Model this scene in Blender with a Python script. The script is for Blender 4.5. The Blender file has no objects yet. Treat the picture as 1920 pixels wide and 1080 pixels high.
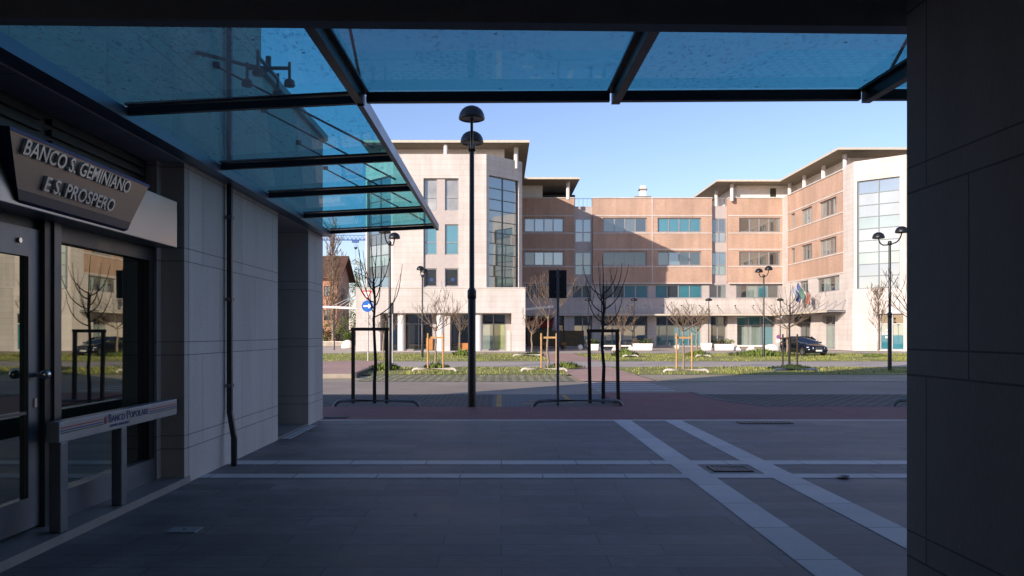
import bpy, bmesh, math, random
from mathutils import Vector, Matrix
R = math.radians
random.seed(7)
scene = bpy.context.scene
COL = scene.collection

# ------------------------------------------------------------------ camera, light
F, CX, HY = 1480.0, 940.0, 626.0           # focal length in pixels, principal point, horizon (1920x1080)
cam_d = bpy.data.cameras.new('camera'); cam = bpy.data.objects.new('camera', cam_d); COL.objects.link(cam)
cam.location = (0, 0, 1.6); cam.rotation_euler = (R(90), 0, 0)
cam_d.sensor_width = 36; cam_d.lens = F / 1920 * 36
cam_d.shift_x = 20 / 1920; cam_d.shift_y = 86 / 1920
cam_d.clip_start = 0.05; cam_d.clip_end = 9000
scene.camera = cam

SUN_AZ, SUN_EL = 44.0, 17.5                # degrees left of straight behind the camera; elevation
toward = Vector((-math.sin(R(SUN_AZ)) * math.cos(R(SUN_EL)), -math.cos(R(SUN_AZ)) * math.cos(R(SUN_EL)), math.sin(R(SUN_EL))))
sd = bpy.data.lights.new('sun', 'SUN'); sun = bpy.data.objects.new('sun', sd); COL.objects.link(sun)
sd.energy = 4.0; sd.angle = R(0.5); sd.color = (1.0, 0.86, 0.73)
sun.rotation_euler = toward.to_track_quat('Z', 'Y').to_euler(); sun.location = (-20, -20, 30)
w = bpy.data.worlds.new('World'); scene.world = w; w.use_nodes = True
nt = w.node_tree; sky = nt.nodes.new('ShaderNodeTexSky'); sky.sky_type = 'NISHITA'
sky.sun_disc = False; sky.sun_elevation = R(SUN_EL); sky.sun_rotation = R(180 + SUN_AZ)
sky.air_density = 1.0; sky.dust_density = 0.35; sky.ozone_density = 3.0
bg = nt.nodes['Background']; bg.inputs[1].default_value = 0.118
tn = nt.nodes.new('ShaderNodeMix'); tn.data_type = 'RGBA'; tn.blend_type = 'MULTIPLY'; tn.inputs[0].default_value = 1; tn.inputs[7].default_value = (1.11, .955, 1.05, 1)   # camera white balance
nt.links.new(sky.outputs[0], tn.inputs[6]); nt.links.new(tn.outputs[2], bg.inputs[0])
scene.view_settings.view_transform = 'Standard'; scene.view_settings.look = 'None'
scene.view_settings.exposure = 0.78; scene.view_settings.gamma = 1
cy = scene.cycles
cy.use_denoising = True; cy.max_bounces = 8; cy.transparent_max_bounces = 16; cy.caustics_reflective = False; cy.caustics_refractive = False

# ------------------------------------------------------------------ pixel to world
def W(x, y, r): return Vector(((x - CX) * r, F * r, 1.6 - (y - HY) * r))
def G(x, y, z=0.0):
    r = (1.6 - z) / (y - HY); return Vector(((x - CX) * r, F * r, z))
def on_plane(x, y, O, u):
    n = (u[1], -u[0]); d = ((x - CX) / F, 1.0)
    t = (O[0] * n[0] + O[1] * n[1]) / (d[0] * n[0] + d[1] * n[1])
    return (d[0] * t - O[0]) * u[0] + (d[1] * t - O[1]) * u[1], 1.6 - (y - HY) / F * t

# ------------------------------------------------------------------ materials
MATS = {}
class NB:
    def __init__(s, name):
        s.m = bpy.data.materials.new(name); s.m.use_nodes = True; s.t = s.m.node_tree
        s.t.nodes.clear(); s.out = s.t.nodes.new('ShaderNodeOutputMaterial'); MATS[name] = s.m
    def n(s, typ, ins=None, **kw):
        nd = s.t.nodes.new(typ)
        for k, v in kw.items(): setattr(nd, k, v)
        for k, v in (ins or {}).items(): s.set(nd.inputs[k], v)
        return nd
    def set(s, sock, v):
        if hasattr(v, 'is_linked') or isinstance(v, bpy.types.NodeSocket): s.t.links.new(v, sock)
        else:
            if isinstance(v, (tuple, list)) and len(v) == 3 and sock.type == 'RGBA': v = (*v, 1)
            sock.default_value = v
    def mix(s, f, a, b, bt='MIX'):
        nd = s.n('ShaderNodeMix', data_type='RGBA', blend_type=bt)
        s.set(nd.inputs[0], f); s.set(nd.inputs[6], a); s.set(nd.inputs[7], b); return nd.outputs[2]
    def math(s, op, a, b=0.0, c=0.0):
        nd = s.n('ShaderNodeMath', operation=op); s.set(nd.inputs[0], a); s.set(nd.inputs[1], b); s.set(nd.inputs[2], c); return nd.outputs[0]
    def ramp(s, f, lo, hi, a=0.0, b=1.0):
        nd = s.n('ShaderNodeMapRange'); s.set(nd.inputs[0], f); s.set(nd.inputs[1], lo); s.set(nd.inputs[2], hi); s.set(nd.inputs[3], a); s.set(nd.inputs[4], b); return nd.outputs[0]
    def pos(s): return s.n('ShaderNodeNewGeometry').outputs['Position']
    def uv(s): return s.n('ShaderNodeTexCoord').outputs['UV']
    def scl(s, v, sc): return s.n('ShaderNodeMapping', {0: v, 3: sc}).outputs[0]
    def noise(s, v, sc, det=4, rough=.55): return s.n('ShaderNodeTexNoise', {'Vector': v, 'Scale': sc, 'Detail': det, 'Roughness': rough}).outputs[0]
    def bsdf(s, col, rough=.6, metal=0.0, spec=.5, bump=None, bs=.2, bd=.01):
        p = s.n('ShaderNodeBsdfPrincipled', {'Base Color': col, 'Roughness': rough, 'Metallic': metal, 'Specular IOR Level': spec})
        if bump is not None:
            b = s.n('ShaderNodeBump', {'Height': bump, 'Strength': bs, 'Distance': bd}); s.t.links.new(b.outputs[0], p.inputs['Normal'])
        return p.outputs[0]
    def done(s, sh): s.t.links.new(sh, s.out.inputs[0]); return s.m

def plain(name, col, rough=.6, metal=0.0, var=.12, sc=4.0, spec=.5):
    b = NB(name); n = b.noise(b.pos(), sc, 6)
    d = tuple(c * (1 - var) for c in col); l = tuple(min(1, c * (1 + var)) for c in col)
    c = b.mix(b.ramp(n, .3, .7), d, l)
    return b.done(b.bsdf(c, b.ramp(n, .3, .7, max(.02, rough - .06), rough + .06), metal, spec))

def coursed(name, c1, c2, mortar, bw, rh, ms, rough=.75, off=.5, var=.18, nsc=.6, extra=None, streak=None, spec=.3, stain=.12, spots=False):
    """brick / ashlar / paving pattern in metres on the box UVs"""
    b = NB(name); v = b.uv()
    if extra: v = b.n('ShaderNodeMapping', {0: v, 1: (0, -extra[0], 0)}).outputs[0]
    br = b.n('ShaderNodeTexBrick', {'Vector': v, 'Color1': c1, 'Color2': c2, 'Mortar': mortar, 'Scale': 1.0, 'Mortar Size': ms, 'Mortar Smooth': .1, 'Bias': 0.0, 'Brick Width': bw, 'Row Height': rh}, offset=off)
    col = br.outputs[0]; fac = br.outputs[1]
    if extra:                                   # the second joint of a narrow course
        z = b.math('FRACT', b.n('ShaderNodeSeparateXYZ', {0: v}).outputs[1])
        ln = b.math('COMPARE', z, extra[1], .005); col = b.mix(ln, col, mortar); fac = b.math('MAXIMUM', fac, ln)
    n = b.noise(b.scl(b.pos(), (1, 1, .45)), nsc, 6, .6); col = b.mix(1.0, col, b.mix(b.ramp(n, .25, .75), (1 - var,) * 3, (1 + var * .4,) * 3), 'MULTIPLY')
    n2 = b.noise(b.scl(b.uv(), streak or (3, 3, 1)), 6, 8, .7)
    col = b.mix(1.0, col, b.mix(b.ramp(n2, .3, .7), (1 - var * .8,) * 3, (1.04,) * 3), 'MULTIPLY')
    n3 = b.noise(b.scl(b.pos(), (1.6, 1.6, .16)), 1.0, 6, .65)          # rain streaks, worn areas
    col = b.mix(1.0, col, b.mix(b.ramp(n3, .35, .68), (1 - stain,) * 3, (1.03,) * 3), 'MULTIPLY')
    if spots:                                   # trodden gum and drips
        vv = b.n('ShaderNodeTexVoronoi', {'Vector': b.pos(), 'Scale': 1.7}); sp_ = b.math('LESS_THAN', vv.outputs[0], b.math('MULTIPLY', b.n('ShaderNodeSeparateColor', {0: vv.outputs[1]}).outputs[0], .045))
        col = b.mix(b.math('MULTIPLY', sp_, .7), col, (.05, .048, .05))
    h = b.math('SUBTRACT', b.math('MULTIPLY', n2, .25), fac)
    return b.done(b.bsdf(col, b.ramp(n, .3, .7, rough - .1, rough + .1), 0, spec, h, .35, .006))

coursed('facade_stone', (.64, .59, .56), (.595, .545, .51), (.50, .455, .42), 2.3, .50, .016, var=.17)
coursed('facade_brick', (.54, .34, .25), (.46, .28, .20), (.56, .44, .35), .25, .075, .011, var=.24, nsc=.5, streak=(.5, 5, 1))
coursed('near_stone', (.68, .635, .60), (.60, .56, .53), (.24, .22, .21), 1.35, 1.0, .005, extra=(.375, .14), off=.4, var=.16, nsc=1.1, streak=(2, 9, 1))
coursed('pier_stone', (.56, .515, .49), (.50, .46, .44), (.24, .22, .21), .95, 1.0, .006, extra=(.375, .14), off=.4, var=.2, nsc=1.1, streak=(9, 2, 1))
coursed('paving_tile', (.28, .258, .26), (.195, .18, .188), (.075, .07, .073), 1.2, .30, .004,   .62, off=.37, var=.40, stain=.28, spots=True, nsc=.8, streak=(.7, 8, 1))
coursed('pale_paving', (.58, .58, .59), (.52, .52, .53), (.16, .16, .16), .93, 3.0, .007, .6, spots=True, var=.14, streak=(4, 4, 1))
coursed('pale_paving_long', (.58, .58, .59), (.52, .52, .53), (.16, .16, .16), 3.0, .93, .007, .6, spots=True, off=0, var=.14, streak=(4, 4, 1))
coursed('red_paver', (.29, .112, .115), (.23, .088, .092), (.14, .08, .08), .2, .1, .007, var=.25, nsc=.6)
coursed('red_path', (.62, .40, .325), (.54, .34, .275), (.40, .28, .23), .2, .1, .006, var=.25, nsc=.3)
coursed('groove_paver', (.15, .155, .16), (.12, .125, .13), (.022, .026, .022), .3, .22, .05, var=.3, nsc=.6)
coursed('smooth_paver', (.16, .17, .185), (.13, .14, .155), (.07, .075, .08), .22, .11, .006, var=.25, nsc=.5)
coursed('grass_paver', (.55, .48, .38), (.47, .41, .32), (.13, .14, .04), .62, .36, .085, var=.3, nsc=.5)
coursed('roof_tile', (.19, .10, .065), (.14, .075, .05), (.07, .04, .03), .3, .35, .03, var=.3)
coursed('house_plaster', (.60, .30, .19), (.56, .28, .175), (.55, .27, .17), 3, 3, .001, var=.2)
plain('grey_panel', (.42, .375, .36), .55, 0, .06)
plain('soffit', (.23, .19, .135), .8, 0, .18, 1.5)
plain('roof_edge', (.52, .47, .38), .6)
plain('white_plaster', (.80, .77, .73), .75, 0, .06)
plain('white_concrete', (.76, .72, .66), .7, 0, .12, 3)
plain('column_white', (.66, .63, .61), .6, 0, .05)
plain('frame_grey', (.32, .32, .33), .4, .4, .05)
plain('frame_slate', (.10, .125, .14), .4, .3, .08)
plain('fascia_steel', (.36, .35, .35), .36, .85, .06)
plain('frame_dark', (.035, .04, .048), .35, .5, .1)
plain('reveal_grey', (.10, .10, .105), .7)
plain('black_metal', (.008, .009, .011), .38, 0, .2)
plain('dark_steel', (.03, .034, .042), .35, .7, .15)
plain('blue_steel', (.17, .21, .28), .38, .4, .12)
plain('alloy', (.15, .165, .195), .38, .6, .06)
plain('rail_alloy', (.27, .29, .32), .4, .4, .06)
plain('alloy_dark', (.10, .105, .12), .4, .8, .08)
plain('bright_steel', (.62, .60, .57), .22, 1.0, .04)
plain('sign_brown', (.40, .32, .27), .42, .75, .06, 60)
plain('sign_blue', (.012, .022, .07), .35, 0, .1)
plain('letter_steel', (.86, .85, .84), .34, .85, .04)
plain('letter_blue', (.015, .022, .16), .5)
plain('stripe_red', (.32, .03, .05), .5)
plain('stripe_blue', (.02, .03, .22), .5)
plain('stripe_green', (.02, .09, .07), .5)
plain('dark_ceiling', (.30, .30, .32), .85, 0, .12)
plain('sill_stone', (.22, .21, .205), .5, 0, .12, 8)
plain('wood_stake', (.46, .27, .11), .7, 0, .2, 6)
plain('dark_wood', (.035, .026, .02), .8, 0, .25, 8)
plain('bark_dark', (.022, .018, .016), .9, 0, .3, 10)
plain('bark_pale', (.26, .20, .145), .9, 0, .25, 10)
plain('twig_brown', (.17, .12, .085), .9, 0, .3, 8)
plain('twig_dark', (.028, .02, .017), .9, 0, .3, 8)
plain('dry_leaf', (.28, .17, .07), .8, 0, .3, 8)
plain('sign_back', (.012, .013, .016), .6)
plain('pole_grey', (.09, .10, .125), .45, .4)
plain('pole_pale', (.45, .44, .42), .5, .2)
plain('sign_red', (.55, .035, .03), .45)
plain('sign_white', (.75, .74, .72), .5)
plain('sign_sky', (.015, .13, .48), .4)
plain('crane_blue', (.03, .10, .30), .5)
plain('car_paint', (.004, .005, .010), .12, 0, .05, 3, .8)
plain('tyre', (.015, .015, .015), .85)
plain('rim', (.35, .35, .36), .35, .8)
plain('headlight', (.75, .77, .80), .08, .3)
plain('awning_red', (.20, .012, .012), .8)
plain('screen_brown', (.10, .072, .035), .8, 0, .25)
plain('orange_wood', (.44, .18, .05), .6)
plain('sticker_blue', (.012, .05, .19), .5)
plain('flag_blue', (.045, .085, .24), .7)
plain('flag_grey', (.32, .36, .42), .7)
plain('flag_green', (.10, .22, .16), .7)
plain('flag_red', (.55, .14, .09), .7)
plain('leaf_green', (.12, .17, .03), .7, 0, .35, 3)
plain('leaf_dark', (.03, .055, .015), .75, 0, .35, 3)
plain('leaf_pale', (.30, .29, .08), .7, 0, .3, 3)
plain('blade', (.26, .275, .055), .7, 0, .4, 1.2)
plain('grate_iron', (.012, .013, .014), .55, .5)
plain('cover_pale', (.24, .27, .28), .5, .2)
plain('kerb_stone', (.36, .31, .25), .8, 0, .2, 3)
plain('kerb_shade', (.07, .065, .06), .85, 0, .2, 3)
plain('rail_grey', (.16, .18, .19), .4, .4)
plain('tube_pale', (.55, .50, .43), .7, 0, .2, 4)
plain('road_white', (.42, .41, .39), .75, 0, .2, 3)
plain('road_yellow', (.35, .21, .06), .8, 0, .4, 3)
plain('gravel_bed', (.10, .09, .08), .95, 0, .6, 40)
plain('pink_litter', (.40, .36, .36), .8)

def ground_mat(name, a, c, sc, fine, rough=.85):
    b = NB(name); p = b.pos()
    n = b.noise(p, sc, 8, .6); m = b.noise(p, fine, 4, .7)
    col = b.mix(b.ramp(n, .35, .65), a, c); col = b.mix(1.0, col, b.mix(b.ramp(m, .3, .7), (.72,) * 3, (1.15,) * 3), 'MULTIPLY')
    b.done(b.bsdf(col, rough, 0, .3, m, .3, .01))
ground_mat('asphalt', (.29, .24, .20), (.36, .305, .255), .35, 30)
ground_mat('asphalt_old', (.42, .37, .325), (.50, .44, .385), .25, 25)
ground_mat('earth', (.42, .36, .28), (.33, .29, .19), .3, 8)
ground_mat('turf_soil', (.19, .22, .045), (.33, .31, .12), .35, 6)
ground_mat('far_paving', (.52, .45, .38), (.44, .38, .32), .3, 10)

def glass_reflective(name, tint, refl, base_rough=.5, var=.25):
    b = NB(name); n = b.noise(b.pos(), .35, 3)
    d = b.n('ShaderNodeBsdfDiffuse', {0: b.mix(b.ramp(n, .35, .65), tuple(c * (1 - var) for c in tint), tint)})
    bmp = b.n('ShaderNodeBump', {'Height': b.noise(b.pos(), .5, 1), 'Strength': .015, 'Distance': .1})
    g = b.n('ShaderNodeBsdfGlossy', {0: (.92, .96, .94) if name != 'shop_glass' else (.80, .80, .66), 'Roughness': .015, 'Normal': bmp.outputs[0]})
    fr = b.n('ShaderNodeFresnel', {0: 1.6})
    f = b.math('MULTIPLY_ADD', fr.outputs[0], 1 - refl, refl)
    b.done(b.n('ShaderNodeMixShader', {0: f, 1: d.outputs[0], 2: g.outputs[0]}).outputs[0])
glass_reflective('pane_dark', (.03, .035, .035), .18)
glass_reflective('pane_grey', (.10, .10, .09), .22)
glass_reflective('pane_teal', (.045, .20, .25), .14)
glass_reflective('pane_blue', (.10, .16, .22), .25)
glass_reflective('pane_pale', (.30, .33, .32), .2)
glass_reflective('pane_mint', (.23, .31, .28), .2)
glass_reflective('pane_curtain', (.42, .40, .36), .12, var=.5)
glass_reflective('pane_green', (.30, .36, .17), .08)
glass_reflective('pane_black', (.010, .011, .011), .10)
glass_reflective('shop_glass', (.006, .012, .012), .30)
glass_reflective('shop_film', (.006, .045, .042), .16)
glass_reflective('pane_clear', (.18, .22, .22), .3)

b = NB('canopy_glass')                       # tinted canopy glazing with dust and droplets
v = b.scl(b.pos(), (1, .55, 1)); n1 = b.noise(v, 30, 5, .7); n2 = b.noise(b.pos(), 1.3, 4)
sp = b.math('MULTIPLY', b.ramp(n1, .54, .62), b.ramp(n2, .35, .6, .25, .8))
vo = b.n('ShaderNodeTexVoronoi', {'Vector': b.pos(), 'Scale': 7.0}); dots = b.math('LESS_THAN', vo.outputs[0], .10)
pick = b.math('GREATER_THAN', b.n('ShaderNodeSeparateColor', {0: vo.outputs[1]}).outputs[0], .72)
dots = b.math('MULTIPLY', dots, pick)
tint = b.mix(sp, (.145, .58, .67), (.03, .25, .36)); tint = b.mix(dots, tint, (.01, .03, .05))
tr = b.n('ShaderNodeBsdfTransparent', {0: tint}); gl = b.n('ShaderNodeBsdfGlossy', {0: (.9, .95, .95), 'Roughness': .02})
fr = b.n('ShaderNodeFresnel', {0: 1.45})
tl = b.n('ShaderNodeBsdfTranslucent', {0: (.62, .72, .76)}); df_ = b.n('ShaderNodeBsdfDiffuse', {0: (.45, .47, .47)}); film = b.n('ShaderNodeMixShader', {0: .35, 1: tl.outputs[0], 2: df_.outputs[0]})
body = b.n('ShaderNodeMixShader', {0: b.math('MULTIPLY_ADD', n2, .16, .13), 1: tr.outputs[0], 2: film.outputs[0]})
b.done(b.n('ShaderNodeMixShader', {0: b.math('MULTIPLY', fr.outputs[0], .5), 1: body.outputs[0], 2: gl.outputs[0]}).outputs[0])
b = NB('windscreen')
gl = b.n('ShaderNodeBsdfGlossy', {0: (.9, .95, 1), 'Roughness': .03}); d = b.n('ShaderNodeBsdfDiffuse', {0: (.006, .009, .018)})
b.done(b.n('ShaderNodeMixShader', {0: .25, 1: d.outputs[0], 2: gl.outputs[0]}).outputs[0])

# ------------------------------------------------------------------ mesh building
class MB:
    def __init__(s): s.v = []; s.f = []; s.mi = []; s.mats = []; s.smooth = []
    def m(s, name):
        if name not in s.mats: s.mats.append(name)
        return s.mats.index(name)
    def face(s, pts, mat, smooth=False):
        i = len(s.v); s.v += [tuple(p) for p in pts]; s.f.append(tuple(range(i, i + len(pts)))); s.mi.append(s.m(mat)); s.smooth.append(smooth)
    def poly(s, vs, fs, mat, smooth=False):
        i = len(s.v); s.v += [tuple(p) for p in vs]
        for f in fs: s.f.append(tuple(i + k for k in f)); s.mi.append(s.m(mat)); s.smooth.append(smooth)
    def box(s, x0, x1, y0, y1, z0, z1, mat):
        s.prism([(x0, y0), (x1, y0), (x1, y1), (x0, y1)], z0, z1, mat)
    def prism(s, pts, z0, z1, mat):
        a = sum(pts[i][0] * pts[(i + 1) % len(pts)][1] - pts[(i + 1) % len(pts)][0] * pts[i][1] for i in range(len(pts)))
        if a < 0: pts = pts[::-1]
        n = len(pts); vs = [(p[0], p[1], z0) for p in pts] + [(p[0], p[1], z1) for p in pts]
        s.poly(vs, [tuple(range(n))[::-1], tuple(range(n, 2 * n))] + [(i, (i + 1) % n, n + (i + 1) % n, n + i) for i in range(n)], mat)
    def obox(s, c, ax, ay, az, mat):
        """box from its centre and three half-axis vectors"""
        c, ax, ay, az = map(Vector, (c, ax, ay, az))
        vs = [c + i * ax + j * ay + k * az for k in (-1, 1) for (i, j) in ((-1, -1), (1, -1), (1, 1), (-1, 1))]
        s.poly(vs, [(3, 2, 1, 0), (4, 5, 6, 7), (0, 1, 5, 4), (1, 2, 6, 5), (2, 3, 7, 6), (3, 0, 4, 7)], mat)
    def bar(s, a, b, wd, ht, mat, up=(0, 0, 1)):
        a, b = Vector(a), Vector(b); d = b - a; L = d.length; d.normalize(); up = Vector(up)
        if abs(d.dot(up)) > .98: up = Vector((0, 1, 0))
        sd = d.cross(up).normalized(); up = sd.cross(d)
        s.obox((a + b) / 2, d * L / 2, sd * wd / 2, up * ht / 2, mat)
    def tube(s, pts, radii, mat, n=8, cap=True):
        pts = [Vector(p) for p in pts]
        if not isinstance(radii, (list, tuple)): radii = [radii] * len(pts)
        ref = None; vs = []; fs = []
        for i, p in enumerate(pts):
            d = (pts[min(i + 1, len(pts) - 1)] - pts[max(i - 1, 0)]).normalized()
            if ref is None: ref = Vector((1, 0, 0)) if abs(d.x) < .8 else Vector((0, 1, 0))
            a = d.cross(ref).normalized(); c = d.cross(a); ref = -c if False else ref
            for k in range(n):
                t = 2 * math.pi * k / n; vs.append(p + (a * math.cos(t) + c * math.sin(t)) * radii[i])
        for i in range(len(pts) - 1):
            for k in range(n): fs.append((i * n + k, i * n + (k + 1) % n, (i + 1) * n + (k + 1) % n, (i + 1) * n + k))
        s.poly(vs, fs, mat, True)
        if cap:
            s.poly(vs[:n][::-1], [tuple(range(n))], mat); s.poly(vs[-n:], [tuple(range(n))], mat)
    def lathe(s, c, prof, mat, n=20):
        c = Vector(c); vs = []; fs = []
        for r, z in prof:
            for k in range(n):
                t = 2 * math.pi * k / n; vs.append(c + Vector((r * math.cos(t), r * math.sin(t), z)))
        for i in range(len(prof) - 1):
            for k in range(n): fs.append((i * n + k, i * n + (k + 1) % n, (i + 1) * n + (k + 1) % n, (i + 1) * n + k))
        s.poly(vs, fs, mat, True)
    def build(s, name, parent=None, offset=None, bevel=0):
        off = Vector(offset) if offset is not None else Vector((0, 0, 0))
        me = bpy.data.meshes.new(name); me.from_pydata([tuple(Vector(p) - off) for p in s.v], [], s.f)
        for mn in s.mats: me.materials.append(MATS[mn])
        uvl = me.uv_layers.new(name='UVMap')
        for p in me.polygons:
            p.material_index = s.mi[p.index]; p.use_smooth = s.smooth[p.index]
            nn = p.normal
            if abs(nn.z) > .7:
                for li in p.loop_indices:
                    q = Vector(me.vertices[me.loops[li].vertex_index].co) + off; uvl.data[li].uv = (q.x, q.y)
            else:
                t = Vector((-nn.y, nn.x, 0)); t = t.normalized() if t.length > 0 else Vector((1, 0, 0))
                for li in p.loop_indices:
                    q = Vector(me.vertices[me.loops[li].vertex_index].co) + off; uvl.data[li].uv = (q.dot(t), q.z)
        o = bpy.data.objects.new(name, me); COL.objects.link(o)
        if offset is not None: o.location = off
        if parent is not None:
            o.parent = parent
            o.location = Vector(o.location) - (Vector(parent.location) if parent.type == 'EMPTY' else Vector((0, 0, 0)))
            if parent.type == 'EMPTY' and parent.parent: pass
        if bevel:
            bm = o.modifiers.new('edge', 'BEVEL'); bm.width = bevel; bm.segments = 2; bm.limit_method = 'ANGLE'
        return o

def tag(o, label=None, cat=None, group=None, kind=None):
    if label: o['label'] = label
    if cat: o['category'] = cat
    if group: o['group'] = group
    if kind: o['kind'] = kind
    return o
def thing(name, label, cat, loc=(0, 0, 0), group=None):
    o = bpy.data.objects.new(name, None); COL.objects.link(o); o.location = loc; o.empty_display_size = .2
    return tag(o, label, cat, group)
def copy_tree(o, parent=None):
    c = o.copy(); COL.objects.link(c); c.parent = parent
    for ch in list(o.children): copy_tree(ch, c)
    return c
def copy_thing(src, loc, label, rz=None):
    c = copy_tree(src); c.location = loc; c['label'] = label
    if rz is not None: c.rotation_euler = (0, 0, rz)
    return c
def sheet(name, pts, z, mat):
    m = MB(); m.face([(p[0], p[1], z) for p in pts], mat)
    return tag(m.build(name), kind='structure')
def rect(x0, x1, y0, y1): return [(x0, y0), (x1, y0), (x1, y1), (x0, y1)]

# ------------------------------------------------------------------ ground
sheet('ground', rect(-4000, 4000, -600, 6000), -.10, 'earth')
m = MB(); m.box(-30, 60, -7, 14.55, -.2, 0, 'paving_tile'); tag(m.build('paving'), kind='structure')
m = MB()
for (y0, y1) in ((8.75, 9.02), (9.65, 9.95)):
    for (x0, x1) in ((-3.37, 2.07), (2.39, 3.01), (3.32, 26)):
        m.face([(x0, y0, .004), (x1, y0, .004), (x1, y1, .004), (x0, y1, .004)], 'pale_paving')
for (x0, x1) in ((2.07, 2.39), (3.01, 3.32)):
    m.face([(x0, -6, .004), (x1, -6, .004), (x1, 14.55, .004), (x0, 14.55, .004)], 'pale_paving_long')
tag(m.build('paving_stripes'), kind='structure')
m = MB(); m.box(-30, 60, 14.55, 14.66, -.2, .005, 'white_concrete'); tag(m.build('kerb_line'), kind='structure')
m = MB(); m.box(-30, 60, 14.66, 17.4, -.2, -.004, 'red_paver')
m.prism([(2.65, 17.4), (5.9, 17.4), (5.25, 19.2), (5.15, 21.7), (2.75, 21.7)], -.2, -.008, 'red_paver'); tag(m.build('red_pavement'), kind='structure')
m = MB()
for a_, b_ in (((5.98, 17.4), (5.33, 19.2)), ((5.33, 19.2), (5.23, 21.7))): m.bar((*a_, -.05), (*b_, -.05), .14, .1, 'smooth_paver')
tag(m.build('ramp_kerb'), kind='structure')
sheet('parking_bay', rect(-.2, 2.72, 17.4, 21.7), -.06, 'smooth_paver')
m = MB()
for x in (-.12, 1.62): m.face([(x, 17.5, -.055), (x + .13, 17.5, -.055), (x + .13, 21.5, -.055), (x, 21.5, -.055)], 'road_yellow')
for x in (.5, 2.1):
    for k in range(2): m.face([(x + .2 * k, 18.6 + .9 * k, -.055), (x + .5, 18.7 + .9 * k, -.055), (x + .5, 18.95 + .9 * k, -.055), (x + .2 * k, 18.85 + .9 * k, -.055)], 'road_yellow')
tag(m.build('bay_markings'), kind='structure')
m = MB()
m.face([(-30, 17.4, -.06), (-.2, 17.4, -.06), (-.2, 21.7, -.06), (-30, 21.7, -.06)], 'groove_paver')
m.face([(5.2, 17.4, -.06), (60, 17.4, -.06), (60, 21.7, -.06), (5.2, 21.7, -.06)], 'groove_paver')
tag(m.build('parking_pavers'), kind='structure')
sheet('road', rect(-60, 80, 21.7, 27.5), -.07, 'asphalt')
m = MB()
for k in range(6):
    y = 22.1 + k * .92; m.face([(2.8, y, -.066), (5.1, y, -.066), (5.1, y + .42, -.066), (2.8, y + .42, -.066)], 'road_white')
tag(m.build('crosswalk'), kind='structure')
m = MB(); m.face([(-5.2, 27.5, -.06), (2.6, 27.5, -.06), (2.6, 32.0, -.06), (-5.2, 32.0, -.06)], 'grass_paver')
tag(m.build('far_parking_pavers'), kind='structure')
sheet('gravel_verge', rect(5.5, 70, 27.5, 32.0), -.06, 'earth')
m = MB()
m.face([(-5.9, 32.0, -.05), (2.8, 32.0, -.05), (2.8, 39.5, -.05), (-7.5, 39.5, -.05)], 'turf_soil')
m.face([(5.4, 32.0, -.05), (70, 32.0, -.05), (70, 39.5, -.05), (5.4, 39.5, -.05)], 'turf_soil')
m.face([(-60, 47.4, -.05), (3.2, 47.4, -.05), (3.2, 66.5, -.05), (-60, 66.5, -.05)], 'turf_soil')
m.face([(6.0, 47.4, -.05), (70, 47.4, -.05), (70, 66.5, -.05), (6.0, 66.5, -.05)], 'turf_soil')
tag(m.build('verge'), kind='structure')
sheet('back_road', rect(-60, 80, 39.5, 47.4), -.055, 'asphalt_old')
m = MB(); m.face([(2.8, 27.5, -.046), (5.4, 27.5, -.046), (5.4, 39.5, -.046), (2.8, 39.5, -.046)], 'red_path')
m.face([(2.9, 47.4, -.046), (6.0, 47.4, -.046), (6.0, 66.5, -.046), (3.2, 66.5, -.046)], 'red_path')
tag(m.build('red_footpath'), kind='structure')
m = MB(); pts = [(-9.5, 30.2), (-5.7, 30.4), (-6.5, 44.5), (-8.5, 45.6), (-16, 40)]
m.prism(pts, -.2, .06, 'red_path'); tag(m.build('red_traffic_island'), kind='structure')
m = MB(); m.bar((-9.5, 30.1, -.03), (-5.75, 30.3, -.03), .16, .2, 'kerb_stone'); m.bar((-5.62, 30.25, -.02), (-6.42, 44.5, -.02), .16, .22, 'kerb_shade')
tag(m.build('island_kerb'), kind='structure')
sheet('forecourt', rect(-60, 80, 66.5, 110), -.04, 'far_paving')
sheet('left_street', rect(-60, -14, 110, 116), -.03, 'asphalt_old')

# ------------------------------------------------------------------ own building: arcade, wing, masses overhead
XW = -3.37
own = thing('arcade_building', 'dark pale-stone arcade building framing the view, with coursed stone wall at left', 'building')
m = MB()
# left wing wall, ground floor, with recesses (bank front Y 4.6-8.5, niche Y 11.9-13.78)
def wallx(mb, y0, y1, z0, z1, x=XW, mat='near_stone'): mb.face([(x, y0, z0), (x, y1, z0), (x, y1, z1), (x, y0, z1)], mat)
m.box(-8.4, XW, 8.52, 11.9, 0, 3.42, 'near_stone')
m.box(-8.4, XW, 13.78, 14.9, 0, 3.42, 'near_stone')
m.box(-8.4, -4.15, 11.9, 13.78, 0, 3.42, 'near_stone')
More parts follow.
